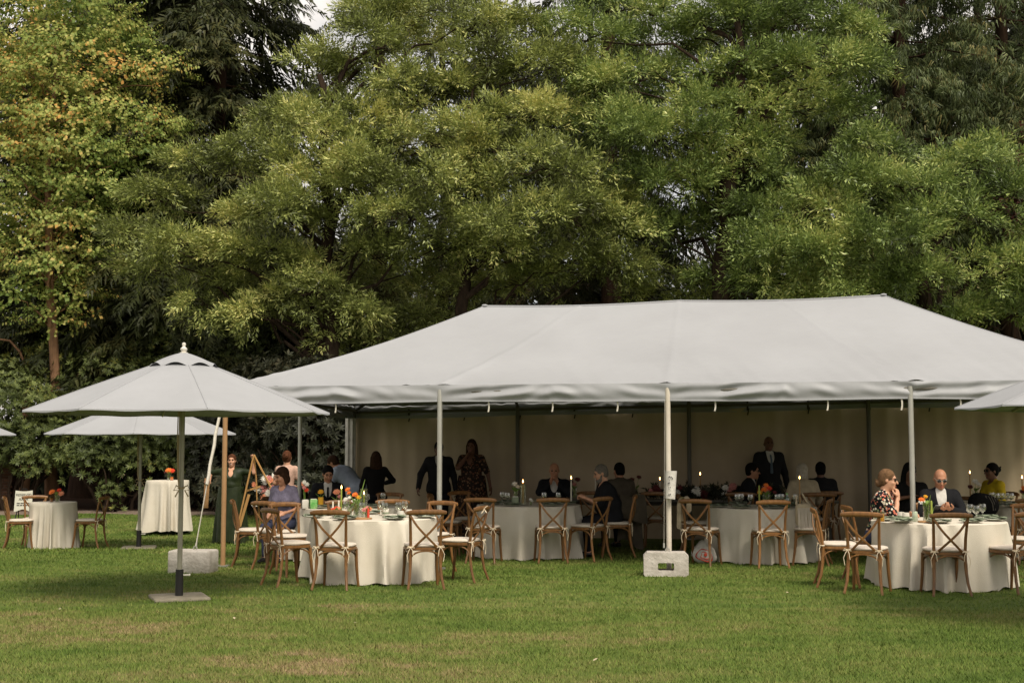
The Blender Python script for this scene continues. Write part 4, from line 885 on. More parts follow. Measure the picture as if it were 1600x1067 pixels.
def hand_prims(W_, dirn, palm, side, curl=.6):
    """W_ wrist, dirn along the palm, palm = the way the palm faces, thumb on 'side'"""
    d = np.array(dirn, float); d /= np.linalg.norm(d); n = np.array(palm, float); n -= d*(n@d); n /= np.linalg.norm(n); s = np.cross(d, n)*side
    pr = [C(W_-d*.02, W_+d*.03, .024, .026, .012), E_(W_+d*.05, (.045, .040, .020), np.stack([d, s, n], 1), .012)]
    for i, (off, ln) in enumerate(((.028, .072), (.010, .080), (-.009, .074), (-.026, .058))):
        p = W_+d*.085+s*off; a = 0.
        for j, (f, rr) in enumerate(((.45, .0098), (.32, .0088), (.23, .0078))):
            a += curl*(.6 if j == 0 else .95); q = p+(d*math.cos(a)+n*math.sin(a))*ln*f; pr.append(C(p, q, rr, rr*.92, .004)); p = q
    p = W_+d*.025+s*.03; q = p+(d*.6+s*.75+n*.3)*.034; t = q+(d*.9+s*.15+n*.4)*.03; u = t+(d*.9-s*.1+n*.45)*.024
    return pr+[C(p, q, .014, .012, .008), C(q, t, .0115, .0105, .004), C(t, u, .0105, .0085, .004)]
def person(label, X, Y, face=0., seated=False, scale=1., lean=0., head=(0, 0, 0), ha=None, hb=None, build=1., belly=0., skin='skin_fair', hair=('short', 'hair_brown'), top=('suit', 'suit_black'), sleeve=1.0,
           legs='trouser', shoes='shoe_black', tie=None, glasses=None, beard=None, smile=False, bust=0., hint_a=None, hint_b=None, curl=(.6, .6), hdir=(None, None), female=False, dress=None, zoff=0., step=0., hipdrop=0.):
    e = empty('person', (X, Y, G(X, Y)+zoff), R(face), label, 'person', None); e.scale = (scale,)*3
    fr = 1. if Y < 17.5 else 1.28
    pz = .565 if seated else .93-hipdrop; lr = R(lean); cl, sl_ = math.cos(lr), math.sin(lr)
    def tp(x, y, z): return np.array([x, (y*cl-z*sl_), pz+(y*sl_+z*cl)])     # torso point, pelvis as origin, leaning towards -y
    RL = np.array(Matrix.Rotation(lr, 3, 'X'))
    shw = (.155 if female else .175)*(.75+.25*build); w_ = build
    S = [tp(-shw, .005, .455), tp(shw, .005, .455)]
    HC = tp(0, -.005, .665)                                                    # head centre
    RH = Rm(R(head[0]), R(head[1])+lr*.35, R(head[2]))
    if ha is None: ha = (-.17, -.33, .74) if seated else (-.27*build, -.06, .83)
    if hb is None: hb = (.17, -.33, .74) if seated else (.27*build, -.06, .83)
    EA, HA = ik(S[0], ha, .275, .245, hint_a or (-.5, .6, -.5)); EB, HB = ik(S[1], hb, .275, .245, hint_b or (.5, .6, -.5))
    # legs
    LG = []
    for s in (-1, 1):
        hip = np.array([s*.09*build, 0, pz-.02])
        if seated: kn = np.array([s*.11, -.40, .50]); an = np.array([s*.115, -.38, .09])
        else: kn = np.array([s*.095, -.02-s*step*.5, .50]); an = np.array([s*.10, .01-s*step, .085])
        LG.append((hip, kn, an))
    def torso(o, k=.05):
        wf = .86 if female else 1.
        pr = [E_(tp(0, 0, .02), (.165*w_+o, .12*w_+o, .125+o), RL, k), E_(tp(0, -.012*belly, .19), ((.135+.02*belly)*wf*w_+o, (.100+.05*belly)*w_+o, .15+o), RL, k), E_(tp(0, .0, .345), (.165*w_*wf+o, .115*w_+o, .16+o), RL, k), C(S[0]+np.array([.02, 0, -.01]), S[1]+np.array([-.02, 0, -.01]), .058*w_**.5+o, .058*w_**.5+o, k), C(tp(0, .01, .44), tp(0, 0, .51), .075+o, .055+o*.6, k)]
        if bust: pr += [E_(tp(s*.07, -.085, .33), (.07+o, .06+bust+o, .07+o), RL, .04) for s in (-1, 1)]
        return pr
    def arms(o, f=1.0, r=(.047, .038, .036, .026)):
        pr = []
        for Sx, Ex, Hx in ((S[0], EA, HA), (S[1], EB, HB)):
            b = w_**.6; pr.append(C(Sx, Sx+(Ex-Sx)*min(f*2, 1), (r[0])*b+o, (r[0]+(r[1]-r[0])*min(f*2, 1))*b+o, .03))
            if f > .5: g = (f-.5)*2; pr.append(C(Ex, Ex+(Hx-Ex)*g, r[2]*b+o, (r[2]+(r[3]-r[2])*g)*b+o, .025))
        return pr
    def legp(o, f=1.):
        pr = []
        for hip, kn, an in LG: pr += [C(hip, kn, .082*w_+o, .056+o, .03), C(kn, kn+(an-kn)*f, .052+o, .052+o+(.036-.052)*f, .03)]
        return pr
    # body: trunk, limbs, head and hands in one mesh
    q = lambda x, y, z: HC+RH@np.array([x, y, z])
    hd = [E_(q(0, .012, .025), (.073, .092, .092), RH, .02), E_(q(0, -.028, -.045), (.056, .064, .074), RH, .03), E_(q(0, -.066, -.098), (.026, .026, .022), RH, .025), C(q(0, -.090, .006), q(0, -.112, -.030), .008, .0135, .010), E_(q(0, -.072, .030), (.05, .02, .014), RH, .015),
          E_(q(-.036, -.062, -.03), (.026, .022, .022), RH, .02), E_(q(.036, -.062, -.03), (.026, .022, .022), RH, .02), C(HC+RH@np.array([0, .02, -.05]), tp(0, .01, .48), .053, .060, .03)]
    hd += [E_(q(s*.074, .012, -.008), (.009, .020, .030), RH, .006) for s in (-1, 1)]
    hd += [E_(q(s*.031, -.088, .010), (.017, .012, .011), RH, .006, 's') for s in (-1, 1)]
    hands = []
    for i, (Ex, Hx, cv, dv) in enumerate(((EA, HA, curl[0], hdir[0]), (EB, HB, curl[1], hdir[1]))):
        d = np.array(dv[0], float) if dv else (Hx-Ex); pm = np.array(dv[1], float) if dv else np.array([(.6 if i == 0 else -.6), -.2, -.6])
        hands.append(hand_prims(Hx, d, pm, 1 if i == 0 else -1, cv))
    joined('body', [(torso(-.004)+arms(-.002)+legp(-.004)+([C(an+np.array([0, .02, -.03]), an+np.array([0, -.13, -.055]), .038, .028, .03) for _, _, an in LG]), .023*fr), (hd, .0085*fr), (hands[0], .0062*fr), (hands[1], .0062*fr)], skin, e)
    # clothes
    kind, cm = top
    o = {'suit': .024, 'shirt': .014, 'dress': .012, 'loose': .028}[kind]
    pr = torso(o)+(arms(o*.75 if kind != 'loose' else .022, sleeve) if sleeve > 0 else [])
    if kind in ('suit', 'loose'): pr += [E_(tp(0, .005, -.05), (.172*w_+o, .128*w_+o, .12), RL, .04)]
    pr += [E_(tp(0, -.06, .535), (.062, .075, .072), RL, .015, 's')]
    if kind == 'suit': pr += [C(tp(0, -.125, .52), tp(0, -.215*w_-.05*belly, .22), .085, .035, .008, 's')]
    if dress: pr += [E_(tp(0, -.135, .44), (.045, .06, .10), RL, .015, 's')]
    blob('jacket' if kind == 'suit' else ('bodice' if dress else 'shirt'), pr, .0155*fr, cm, e)
    if kind == 'suit':
        fy = -.115*w_-.016-.03*belly
        blob('dress_shirt', torso(.011)+[C(tp(-.04, -.02, .505), tp(.04, -.02, .505), .030, .030, .012)], .016*fr, 'shirt_white', e)
        if tie: blob('necktie', [C(tp(0, -.098, .475), tp(0, fy, .40), .016, .016, .008), C(tp(0, fy, .40), tp(0, fy-.004, .20), .016, .024, .008)], .010, tie, e)
    if dress:
        r_ = random.Random(int(abs(X)*100)); m = MB(); ph = r_.random()*6
        def sk_(u, v):
            a = u*2*math.pi; zt = pz+.17; z = zt+(.025-zt)*v; rx = (.155*w_+(.30-.155*w_)*v**.7+.02*belly); f = 1+.07*v*math.cos(11*a+ph+v)+.04*v*math.cos(17*a+ph*2)
            return Vector((rx*1.05*f*math.cos(a), rx*.86*f*math.sin(a)+.01, z+(.03*math.sin(a*3+1)*v**4)))
        m.grid(sk_, 90, 26); m.build('skirt', M[dress], e)
    elif legs:
        blob('trousers', legp(.018, .93)+[E_((0, 0, pz), (.165*w_+.016, .125*w_+.012, .12), None, .04)], .020*fr, legs, e)
    for hip, kn, an in LG: blob('shoe', [C(an+np.array([0, .035, -.045]), an+np.array([0, -.07, -.045]), .042, .040, .02), C(an+np.array([0, -.07, -.05]), an+np.array([0, -.16, -.055]), .042, .030, .02), E_((an[0], an[1], an[2]-.14), (.2, .3, .055), None, .005, 's')], .012, shoes, e)
    # face
    for s in (-1, 1):
        if not glasses:
            m = MB(); m.ball((0, 0, 0), (.0125, .007, .0075), 8, 5); o_ = m.build('eye', M['eye'], e); o_.matrix_local = Matrix.Translation(q(s*.031, -.0835, .008)) @ Matrix(RH.tolist()).to_4x4()
        m = MB(); m.tube([q(s*.014, -.092, .026), q(s*.032, -.092, .031), q(s*.048, -.080, .024)], [.004, .0045, .003], 5); m.build('eyebrow', M[hair[1] if hair[1] != 'hair_white' else 'hair_grey'], e)
    m = MB(); wm = .030 if smile else .021; zz = .008 if smile else 0
    m.tube([q(-wm, -.083, -.066+zz), q(-wm*.5, -.093, -.069), q(0, -.0955, -.069-zz*.3), q(wm*.5, -.093, -.069), q(wm, -.083, -.066+zz)], [.003, .006, .007, .006, .003], 6); m.build('mouth', M['lip'], e)
    if smile: m = MB(); m.ball((0, 0, 0), (.020, .006, .005), 8, 5); o_ = m.build('teeth', M['ceramic'], e); o_.matrix_local = Matrix.Translation(q(0, -.0965, -.066)) @ Matrix(RH.tolist()).to_4x4()
    if glasses:
        m = MB()
        for s in (-1, 1): m.tube([q(s*.033+.024*math.cos(a), -.098+abs(s*.033+.024*math.cos(a))*.18, .008+.019*math.sin(a)) for a in np.linspace(0, 6.283, 13)], .003, 5); m.tube([q(s*.056, -.088, .012), q(s*.076, .005, .012)], .003, 5)
        m.tube([q(-.010, -.098, .012), q(.010, -.098, .012)], .003, 5); g_ = m.build('sunglasses', M[glasses], e)
        for s in (-1, 1): m = MB(); m.ball((0, 0, 0), (.024, .005, .019), 12, 6); o_ = m.build('lens', M['lens'], g_); o_.matrix_local = Matrix.Translation(q(s*.033, -.094, .008)) @ Matrix(RH.tolist()).to_4x4()
    hk, hm = hair
    cut = [E_(q(0, -.115, -.045), (.070, .080, .115), RH, .012, 's')]
    cap = [E_(q(0, .022, .035), (.083, .099, .098), RH, .02)]
    if hk == 'short': blob('hair', cap+[E_(q(0, .05, -.02), (.076, .062, .075), RH, .02)]+cut+[E_(q(0, .02, -.125), (.1, .12, .055), RH, .01, 's')], .009, hm, e)
    elif hk == 'bob': blob('hair', cap+[C(q(s*.066, .01, .0), q(s*.072, .0, -.11), .026, .020, .02) for s in (-1, 1)]+[E_(q(0, .050, -.05), (.074, .052, .085), RH, .02)]+[E_(q(s*.03, -.068, .070), (.035, .03, .022), RH, .012) for s in (-1, 1)]+[E_(q(0, -.12, -.06), (.062, .080, .112), RH, .012, 's')], .009, hm, e)
    elif hk == 'long': blob('hair', cap+[C(q(s*.062, .03, .0), q(s*.082, .055, -.22), .040, .034, .03) for s in (-1, 1)]+[E_(q(0, .07, -.10), (.088, .055, .16), RH, .03)]+cut, .010, hm, e)
    elif hk in ('bun', 'knot'):
        b = q(0, .115, .02) if hk == 'bun' else q(0, .10, -.055)
        blob('hair', cap+[E_(q(0, .045, -.01), (.078, .068, .085), RH, .02), E_(b, (.05, .045, .045), RH, .015)]+[C(b, b+RH@np.array(v), .016, .006, .01) for v in ((.04, .03, .04), (-.03, .045, .02), (.01, .05, .05))]+cut+[E_(q(0, .01, -.13), (.1, .08, .05), RH, .01, 's')], .009, hm, e)
    elif hk == 'fringe': blob('hair', [E_(q(0, .04, -.012), (.080, .073, .045), RH, .01), E_(q(0, -.09, -.03), (.1, .082, .12), RH, .008, 's')], .009, hm, e)
    if beard: blob('beard', [E_(q(0, -.050, -.095), (.048, .050, .045), RH, .02), E_(q(0, -.085, -.050), (.028, .014, .008), RH, .01), C(q(-.055, -.01, -.03), q(-.042, -.04, -.09), .016, .02, .02), C(q(.055, -.01, -.03), q(.042, -.04, -.09), .016, .02, .02), E_(q(0, -.10, -.069), (.02, .016, .006), RH, .004, 's')], .008, beard, e)
    return e
def PX(px, Y): return XU(px, Y), Y
person('smiling woman in a long green velvet dress holding up a wooden easel', *PX(364, 25.0), 4, build=1.4, belly=.6, female=True, skin='skin_fair', hair=('knot', 'hair_auburn'), top=('dress', 'velvet'), sleeve=.42, dress='velvet', bust=.035, smile=True, hb=(.43, -.10, 1.60), hint_b=(.7, 0, -1), ha=(-.42, -.06, 1.17), hint_a=(-1, .3, -.2),
       curl=(1.1, 1.3), hdir=((( -.5, -.5, .3), (0.2, -.5, -.8)), ((.15, -.1, 1), (-.6, -.7, 0))), scale=.97)
person('woman with a hair bun and a pink top seen from behind', *PX(450, 24.0), 175, female=True, skin='skin_fair', hair=('bun', 'hair_auburn'), top=('shirt', 'pinkbeige'), sleeve=.3, legs=None, dress='pinkbeige', ha=(-.16, -.25, 1.05), hb=(.16, -.25, 1.05), scale=1.0)
person('seated woman in a lavender top with a dark bob looking down to the left', *PX(452, 18.85), -22, True, female=True, lean=14, head=(-34, 16, 0), skin='skin_warm', hair=('bob', 'hair_brown'), top=('shirt', 'lavender'), sleeve=.3, legs='jeans', ha=(-.12, -.30, .68), hb=(.16, -.34, .70), bust=.015)
person('seated man in a dark suit and black tie looking down at the table', *PX(514, 20.0), 8, True, lean=10, head=(8, 16, 0), skin='skin_tan', hair=('short', 'hair_black'), top=('suit', 'suit_black'), tie='tie_black', ha=(-.13, -.36, .80), hb=(.13, -.36, .80))
person('person in a billowing blue shirt bending over, seen from the side', *PX(563, 21.6), -112, lean=48, head=(0, 20, 0), skin='skin_tan', hair=('short', 'hair_brown'), top=('loose', 'blueshirt'), ha=(-.22, -.60, .82), hb=(.2, -.62, .82), legs='trouser', build=1.15, zoff=.0)
person('woman in black with long brown hair standing with her back turned', *PX(588, 21.0), 195, female=True, build=1.12, skin='skin_tan', hair=('long', 'hair_brown'), top=('shirt', 'blackknit'), sleeve=.95, legs='trouser', ha=(-.22, -.32, 1.15), hb=(.26, -.12, .88), hint_a=(-1, .2, -.6), scale=.90, belly=.3)
person('standing man in a dark suit half hidden by the aluminium pole', *PX(686, 22.6), 6, skin='skin_deep', hair=('short', 'hair_black'), top=('suit', 'suit_charcoal'), tie='tie_black', build=1.15, belly=.4, ha=(-.36, -.12, .92), hint_a=(-1, .2, -.3), scale=.975)
person('standing woman in a dark flowery dress with a hand at her chin', *PX(737, 22.6), -12, female=True, skin='skin_deep', hair=('long', 'hair_brown'), top=('shirt', 'floraldark'), sleeve=.45, legs=None, dress='floraldark', build=1.32, belly=.6, bust=.03, ha=(-.06, -.13, 1.42), hint_a=(-1, .1, -1), hb=(.36, -.05, .86), curl=(1.2, .5), scale=1.0)
person('seated bald man in a dark suit with his hands at his mouth', *PX(866, 20.6), -4, True, lean=6, head=(0, 8, 0), skin='skin_tan', hair=('fringe', 'hair_grey'), top=('suit', 'suit_black'), build=1.12, belly=.3, ha=(-.05, -.20, 1.05), hb=(.06, -.21, 1.03), hint_a=(-1, 0, -.7), hint_b=(1, 0, -.7), curl=(1.1, 1.1), hdir=(((.3, -.2, 1), (.8, -.4, 0)), ((-.3, -.2, 1), (-.8, -.4, 0))))
person('seated bearded man in a dark shirt turned to the left', *PX(955, 19.4), -82, True, lean=14, head=(0, 12, 0), skin='skin_fair', hair=('short', 'hair_grey'), beard='hair_grey', top=('shirt', 'darkshirt'), sleeve=.5, build=1.28, belly=1.0, ha=(-.12, -.40, .84), hb=(.12, -.42, .86), curl=(1., 1.), legs='trouser')
person('seated dark haired man facing away behind the bearded man', *PX(972, 20.7), 205, True, lean=10, skin='skin_tan', hair=('short', 'hair_black'), top=('suit', 'olivegrey'), build=1.05)
person('standing man in a dark suit against the back wall of the tent', *PX(1200, 22.3), 4, skin='skin_deep', hair=('fringe', 'hair_black'), top=('suit', 'suit_charcoal'), tie='tie_blue', build=1.12, belly=.3, scale=1.03)
person('seated man in a dark jacket turned to the right, before the standing man', *PX(1160, 20.7), 78, True, lean=12, skin='skin_tan', hair=('short', 'hair_black'), glasses='black', top=('suit', 'suit_black'))
person('seated white haired woman in a pale shawl', *PX(1256, 20.15), 188, True, female=True, lean=12, skin='skin_fair', hair=('bob', 'hair_white'), top=('loose', 'shawl'), build=1.1)
person('seated man in a dark jacket next to the white haired woman', *PX(1280, 20.85), 172, True, lean=2, skin='skin_deep', hair=('short', 'hair_black'), top=('suit', 'suit_charcoal'), build=1.1)
person('seated woman in a floral shirt and sunglasses resting her chin on her fist', *PX(1366, 15.85), 58, True, female=True, lean=12, head=(14, 2, 0), skin='skin_fair', hair=('knot', 'hair_blond'), glasses='black', top=('shirt', 'floral'), sleeve=.5, legs='jeans', ha=(.035, -.245, 1.005), hint_a=(-.4, -.2, -1), hb=(.20, -.34, .80), curl=(1.5, .6), hdir=(((.1, .1, 1), (.2, .9, 0)), None), build=1.08)
person('seated person in black leaning back behind the aluminium pole on the right', *PX(1418, 18.4), -6, True, female=True, lean=4, head=(20, 5, 0), skin='skin_deep', hair=('long', 'hair_black'), top=('shirt', 'blackdress'), sleeve=.4, build=1.25, belly=.5, ha=(-.05, -.26, .90), hint_a=(-1, -.1, -.4), scale=1.02)
person('seated bald man in sunglasses and a black jacket looking down at his hands', *PX(1461, 16.45), -4, True, lean=13, head=(-2, 17, 0), skin='skin_tan', hair=('bald', 'hair_black'), glasses='alu', top=('suit', 'suit_black'), build=1.08, ha=(-.055, -.36, .845), hb=(.065, -.36, .845), hint_a=(-1, .2, -.8), hint_b=(1, .2, -.8), curl=(.9, .9), hdir=(((.5, -.5, .25), (.2, 0, 1)), ((-.5, -.5, .25), (-.2, 0, 1))))
person('seated woman in a yellow top with a dark hair knot turned to the left', *PX(1552, 20.1), -74, True, female=True, lean=6, head=(-4, 0, 0), skin='skin_deep', hair=('bun', 'hair_black'), glasses='black', top=('shirt', 'yellow'), sleeve=.5, build=1.25, belly=.4, bust=.03, legs='trouser')
person('person in grey trousers and tan shoes walking in at the left edge', XU(-1, 18.2)-.36, 18.2, 62, step=.30, top=('shirt', 'darkshirt'), legs='greytrouser', shoes='shoe_tan', hair=('short', 'hair_brown'))
# ------------------------------------------------------------------ things on the tables
def put(name, label, cat, px, Y, z=HT, rot=0., group=None):
    X = XU(px, Y); return empty(name, (X, Y, G(X, Y)+z+.002), rot, label, cat, group)
TCEN = {}
def where(px, Y, tn, used={}):
    x, y = XU(px, Y), Y; c = TCEN[tn]; dx, dy = x-c[0], y-c[1]
    s = ('front ' if dy < -.22 else 'rear ' if dy > .22 else '')+('left' if dx < -.2 else 'right' if dx > .2 else 'middle'); return s
def plate(px, Y, lb, tn, z=HT, nap=True):
    lb = 'at the '+where(px, Y, tn)+' '+tn.replace('on the', 'of the', 1)
    e = put('plate', 'dinner plate '+lb, 'plate', px, Y, z, 0, 'plates '+tn)
    m = MB(); m.lathe([(.0, .006), (.08, .006), (.10, .012), (.135, .020), (.137, .023), (.10, .016), (.08, .010), (.0, .010)], 28); m.build('dish', M['plate'], e)
    if nap:
        n = put('napkin', 'sage napkin '+lb, 'napkin', px, Y, z+.022, random.uniform(-.5, .5), 'sage napkins '+tn)
        m = MB(); m.grid(lambda u, v: Vector(((u-.5)*.27, (v-.5)*.13+.012*math.sin(u*9), .004+.012*math.sin(u*7+v*3)**2)), 16, 8); m.grid(lambda u, v: Vector(((u-.5)*.25+.01, (v-.5)*.10+.01*math.sin(u*9), .016+.012*math.sin(u*6+v*4+1)**2)), 16, 8); m.build('cloth_fold', M['sage'], n)
def wineglass(px, Y, lb, tn, z=HT):
    lb = 'at the '+where(px, Y, tn)+' '+tn.replace('on the', 'of the', 1)
    e = put('wine_glass', 'wine glass '+lb, 'glass', px, Y, z, 0, 'wine glasses '+tn)
    m = MB(); m.lathe([(.0, .002), (.034, .003), (.034, .005), (.006, .010), (.0045, .05), (.0045, .075), (.012, .085), (.034, .105), (.042, .13), (.040, .16), (.036, .185), (.0345, .185), (.038, .16), (.040, .13), (.032, .108), (.0, .09)], 18); m.build('bowl', M['glass'], e)
    m = MB(); m.lathe([(.0, .092), (.031, .108), (.038, .125), (.0, .125)], 16); m.build('water', M['glass'], e)
def tumbler(px, Y, lb, tn, z=HT, mt='ceramic', h=.095, r=.04, fill=None):
    e = put('mug' if mt == 'ceramic' else 'tumbler', lb, 'cup', px, Y, z, random.random()*6, tn)
    m = MB(); m.lathe([(.0, .002), (r*.9, .002), (r, .01), (r, h), (r*.9, h), (r*.88, .012), (.0, .012)], 18); m.build('cup', M[mt], e)
    if mt == 'ceramic':
        m = MB(); m.tube([(r*.95, 0, h*.8), (r*1.6, 0, h*.75), (r*1.65, 0, h*.35), (r*.95, 0, h*.25)], .006, 6); m.build('handle', M[mt], e)
        m = MB(); m.lathe([(r*1.006, h*.30), (r*1.012, h*.31), (r*1.012, h*.55), (r*1.006, h*.56)], 18); m.build('band', M['sage'], e)
    if fill: m = MB(); m.lathe([(.0, .006), (r*.985, .008), (r*1.0, h*.8), (0, h*.8)], 18); m.build('drink', M[fill], e)
def candle(px, Y, z, h, wax, lit, label, tube=None, r=.011, hold='glass', group=None):
    e = put('taper_candle', label, 'candle', px, Y, z, 0, group)
    m = MB(); m.lathe([(.0, .0), (.038, .002), (.040, .008), (.016, .014), (.014, .03), (.0, .03)], 14); m.build('holder', M['terra' if hold == 'terra' else 'ceramic'], e)
    m = MB(); m.lathe([(r, .02), (r, h*.5), (r*.85, h-.005), (r*.4, h), (0, h)], 10); m.build('wax', M[wax], e)
    m = MB(); m.tube([(0, 0, h-.002), (.001, 0, h+.012)], .0016, 4); m.build('wick', M['black'], e)
    if lit: m = MB(); m.lathe([(.0, h+.005), (.007, h+.014), (.0085, h+.022), (.005, h+.038), (.0, h+.056)], 8); m.build('flame', M['flame'], e)
    if tube: m = MB(); m.lathe([(.045, .002), (.046, .004), (.046, tube), (.043, tube), (.043, .006)], 20); m.build('chimney', M['glass' if tube > 0 else 'smoke'], e)
def blossom(e, p, r, mt, seed=0, up=(0, -.6, .8)):
    """ray flower: two rings of petals round a button"""
    rr = random.Random(seed); upv = Vector(up).normalized(); q = upv.to_track_quat('Z', 'Y').to_matrix(); m = MB(); p = Vector(p)
    for ring, (n, L, ti) in enumerate(((14, 1., .15), (10, .75, .5))):
        for k in range(n):
            a = 6.283*k/n+ring*.2+rr.random()*.15; d = Vector((math.cos(a), math.sin(a), ti)).normalized(); s = Vector((-math.sin(a), math.cos(a), 0)); ll = r*L*(.9+.2*rr.random())
            m.add([p+q@(d*ll*.12), p+q@(d*ll*.6+s*ll*.17+Vector((0, 0, .004))), p+q@(d*ll), p+q@(d*ll*.6-s*ll*.17+Vector((0, 0, .004)))], [(0, 1, 2, 3)])
    m.ball(p+q@Vector((0, 0, .006)), (r*.3, r*.3, r*.22), 8, 5); return m.build('blossom', M[mt], e, False)
def vase(px, Y, z, label, flowers, h=.16, r=.045, seed=0, leaves=4, vm='glass', group=None):
    """flowers: (dx, dy, height, radius, colour)"""
    e = put('flower_vase', label, 'vase', px, Y, z, 0, group); rr = random.Random(seed)
    m = MB(); m.lathe([(.0, .002), (r*.9, .002), (r, .01), (r*.95, h*.6), (r, h), (r*.92, h), (r*.88, h*.6), (r*.9, .012), (.0, .012)], 18); m.build('jar', M[vm], e)
    m = MB(); m.lathe([(.0, .012), (r*.86, .014), (r*.84, h*.62), (.0, h*.62)], 16); m.build('water', M['glass'], e)
    for i, (dx, dy, hh, fr, mt) in enumerate(flowers):
        m = MB(); m.tube([(dx*.1, dy*.1, .015), (dx*.4, dy*.4, hh*.6), (dx, dy, hh)], .003, 5); m.build('stem', M['stem'], e); blossom(e, (dx, dy, hh), fr, mt, seed+i, (dx*2, -.7, .7))
    for i in range(leaves):
        a = rr.random()*6.28; d = Vector((math.cos(a), math.sin(a), .9)).normalized(); p = Vector((0, 0, h*.9)); L = .09+.06*rr.random(); s = d.cross(Vector((0, 0, 1))).normalized()
        m = MB(); m.add([p, p+d*L*.5+s*L*.2, p+d*L+Vector((0, 0, -.01)), p+d*L*.5-s*L*.2], [(0, 1, 2, 3)]); m.build('leaf', M['stem'], e, False)
    return e
def spears(e, lst, mt='stem'):
    for x0, x1, z0, z1, w_ in lst:
        m = MB(); m.tube([(x0, 0, z0), (x0*.6+x1*.4, -.005, z0+(z1-z0)*.5), (x1, -.01, z1)], [w_*.6, w_, w_*.25], 6, .45); m.build('blade', M[mt], e)
# front left table
tA = 'on the front left table'; TCEN[tA] = TA
for k, (px, Y) in enumerate(((617, 15.62), (541, 15.62), (665, 16.0), (492, 16.0), (655, 16.6), (510, 16.55), (580, 16.85))): plate(px, Y, tA, tA)
for px, Y in ((568, 15.95), (603, 15.95), (624, 16.05), (634, 16.35), (543, 16.3), (597, 16.5)): wineglass(px, Y, tA, tA)
for px, Y in ((627, 15.75), (604, 16.3), (640, 16.1)): tumbler(px, Y, 'pale mug with a green band '+tA, 'mugs '+tA)
v = vase(559, 16.15, HT, 'glass vase with a tall green spear and orange flowers on the front left table', [(-.02, -.02, .27, .042, 'f_orange'), (.025, -.01, .24, .038, 'f_yellow'), (-.12, .06, .33, .038, 'f_orange'), (-.10, .04, .29, .03, 'f_orange')], .17, .042, 3, 5)
spears(v, [(0, .10, .02, .46, .022), (-.01, .0, .02, .26, .012), (.015, .03, .02, .30, .012)])
candle(570, 16.3, HT, .26, 'wax_green', True, 'lit green candle in a glass chimney on the front left table', .34, .013)
candle(535, 16.35, HT, .33, 'wax_green', True, 'tall lit green candle left of the glass vase on the front left table')
candle(522, 15.9, HT, .20, 'wax_white', False, 'unlit white candle, left of a pair on the front left table'); candle(531, 15.95, HT, .21, 'wax_white', False, 'unlit white candle, right of a pair on the front left table')
candle(577, 15.72, HT, .13, 'wax_red', False, 'stubby red candle on a terracotta dish on the front left table', None, .016, 'terra')
for px, Y, lb, fl in ((527, 15.85, 'low posy of coral flowers by the pair of white candles', 'f_red'), (575, 15.85, 'low posy of pink flowers behind the red candle', 'f_pink')):
    vase(px, Y, HT, lb, [(-.03, 0, .10, .04, fl), (.03, -.01, .11, .04, 'f_peach'), (0, .03, .12, .035, fl)], .07, .03, int(px), 3)
vase(548, 16.5, HT, 'small vase of white blossoms behind the front left table vase', [(-.05, 0, .20, .035, 'f_white'), (.05, 0, .18, .035, 'f_white'), (0, 0, .22, .03, 'f_white'), (.09, .02, .15, .03, 'f_white')], .1, .032, 9, 4)
def disc(px, Y, label, mt, r=.12, h=.015):
    e = put('serving_board', label, 'board', px, Y); m = MB(); m.lathe([(.0, 0), (r, .0), (r*1.02, h*.5), (r, h), (.0, h)], 24); m.build('slab', M[mt], e)
disc(566, 15.72, 'round wooden slab under the red candle end of the front left table', 'board', .13)
# second table at the left
tB = 'on the table of the man in a black tie'; TCEN[tB] = TB
for px, Y in ((500, 18.55), (590, 18.7), (522, 19.4), (480, 18.8)): plate(px, Y, tB, tB)
for px, Y in ((575, 18.9), (600, 19.2)): wineglass(px, Y, tB, tB)
def carton(px, Y, label, mt, w_=.10, h=.11, z=HT):
    e = put('drink_carton', label, 'carton', px, Y, z, .3); m = MB(); m.box((0, 0, h/2), (w_, w_*.7, h), None, .006); m.build('box', M[mt], e); m = MB(); m.box((0, 0, h+.004), (w_*.8, w_*.5, .008)); m.build('lid', M['ceramic'], e)
carton(492, 18.45, 'green printed carton on the table of the man in a black tie', 'greenbox', .10, .13); carton(479, 18.5, 'white carton beside the green printed carton', 'ceramic', .09, .12)
vase(503, 18.75, HT, 'small yellow vase with a yellow flower before the man in a black tie', [(0, 0, .22, .05, 'f_yellow')], .15, .04, 11, 2, 'f_yellow')
vase(528, 18.6, HT, 'small vase with a large peach flower before the man in a black tie', [(0, 0, .22, .06, 'f_peach'), (.04, 0, .16, .04, 'f_pink')], .1, .035, 12, 3)
# middle table
tC = 'on the middle table'; TCEN[tC] = TC
for px, Y in ((800, 18.95), (862, 18.95), (770, 19.4), (885, 19.4), (850, 20.0), (795, 20.0)): plate(px, Y, tC, tC)
for px, Y in ((850, 19.15), (872, 19.2), (785, 19.3), (793, 19.1)): wineglass(px, Y, tC, tC)
v = vase(806, 19.3, HT, 'tall glass of white lilies on the middle table', [(-.02, 0, .30, .05, 'f_white'), (.03, 0, .26, .04, 'f_white')], .2, .04, 14, 5); spears(v, [(0, .03, .02, .28, .012), (0, -.04, .02, .25, .012)])
candle(817, 19.2, HT, .32, 'wax_amber', True, 'tall lit candle in a smoky chimney on the middle table', .30, .014); candle(892, 19.7, HT, .36, 'wax_white', True, 'lit candle right of the bald man on the middle table')
carton(805, 18.95, 'square olive menu card stand on the middle table', 'sage', .09, .13); v = vase(829, 18.95, HT, 'tiny white bud vase at the front of the middle table', [(0, 0, .09, .03, 'f_white'), (.02, 0, .07, .025, 'f_white')], .05, .02, 15, 1)
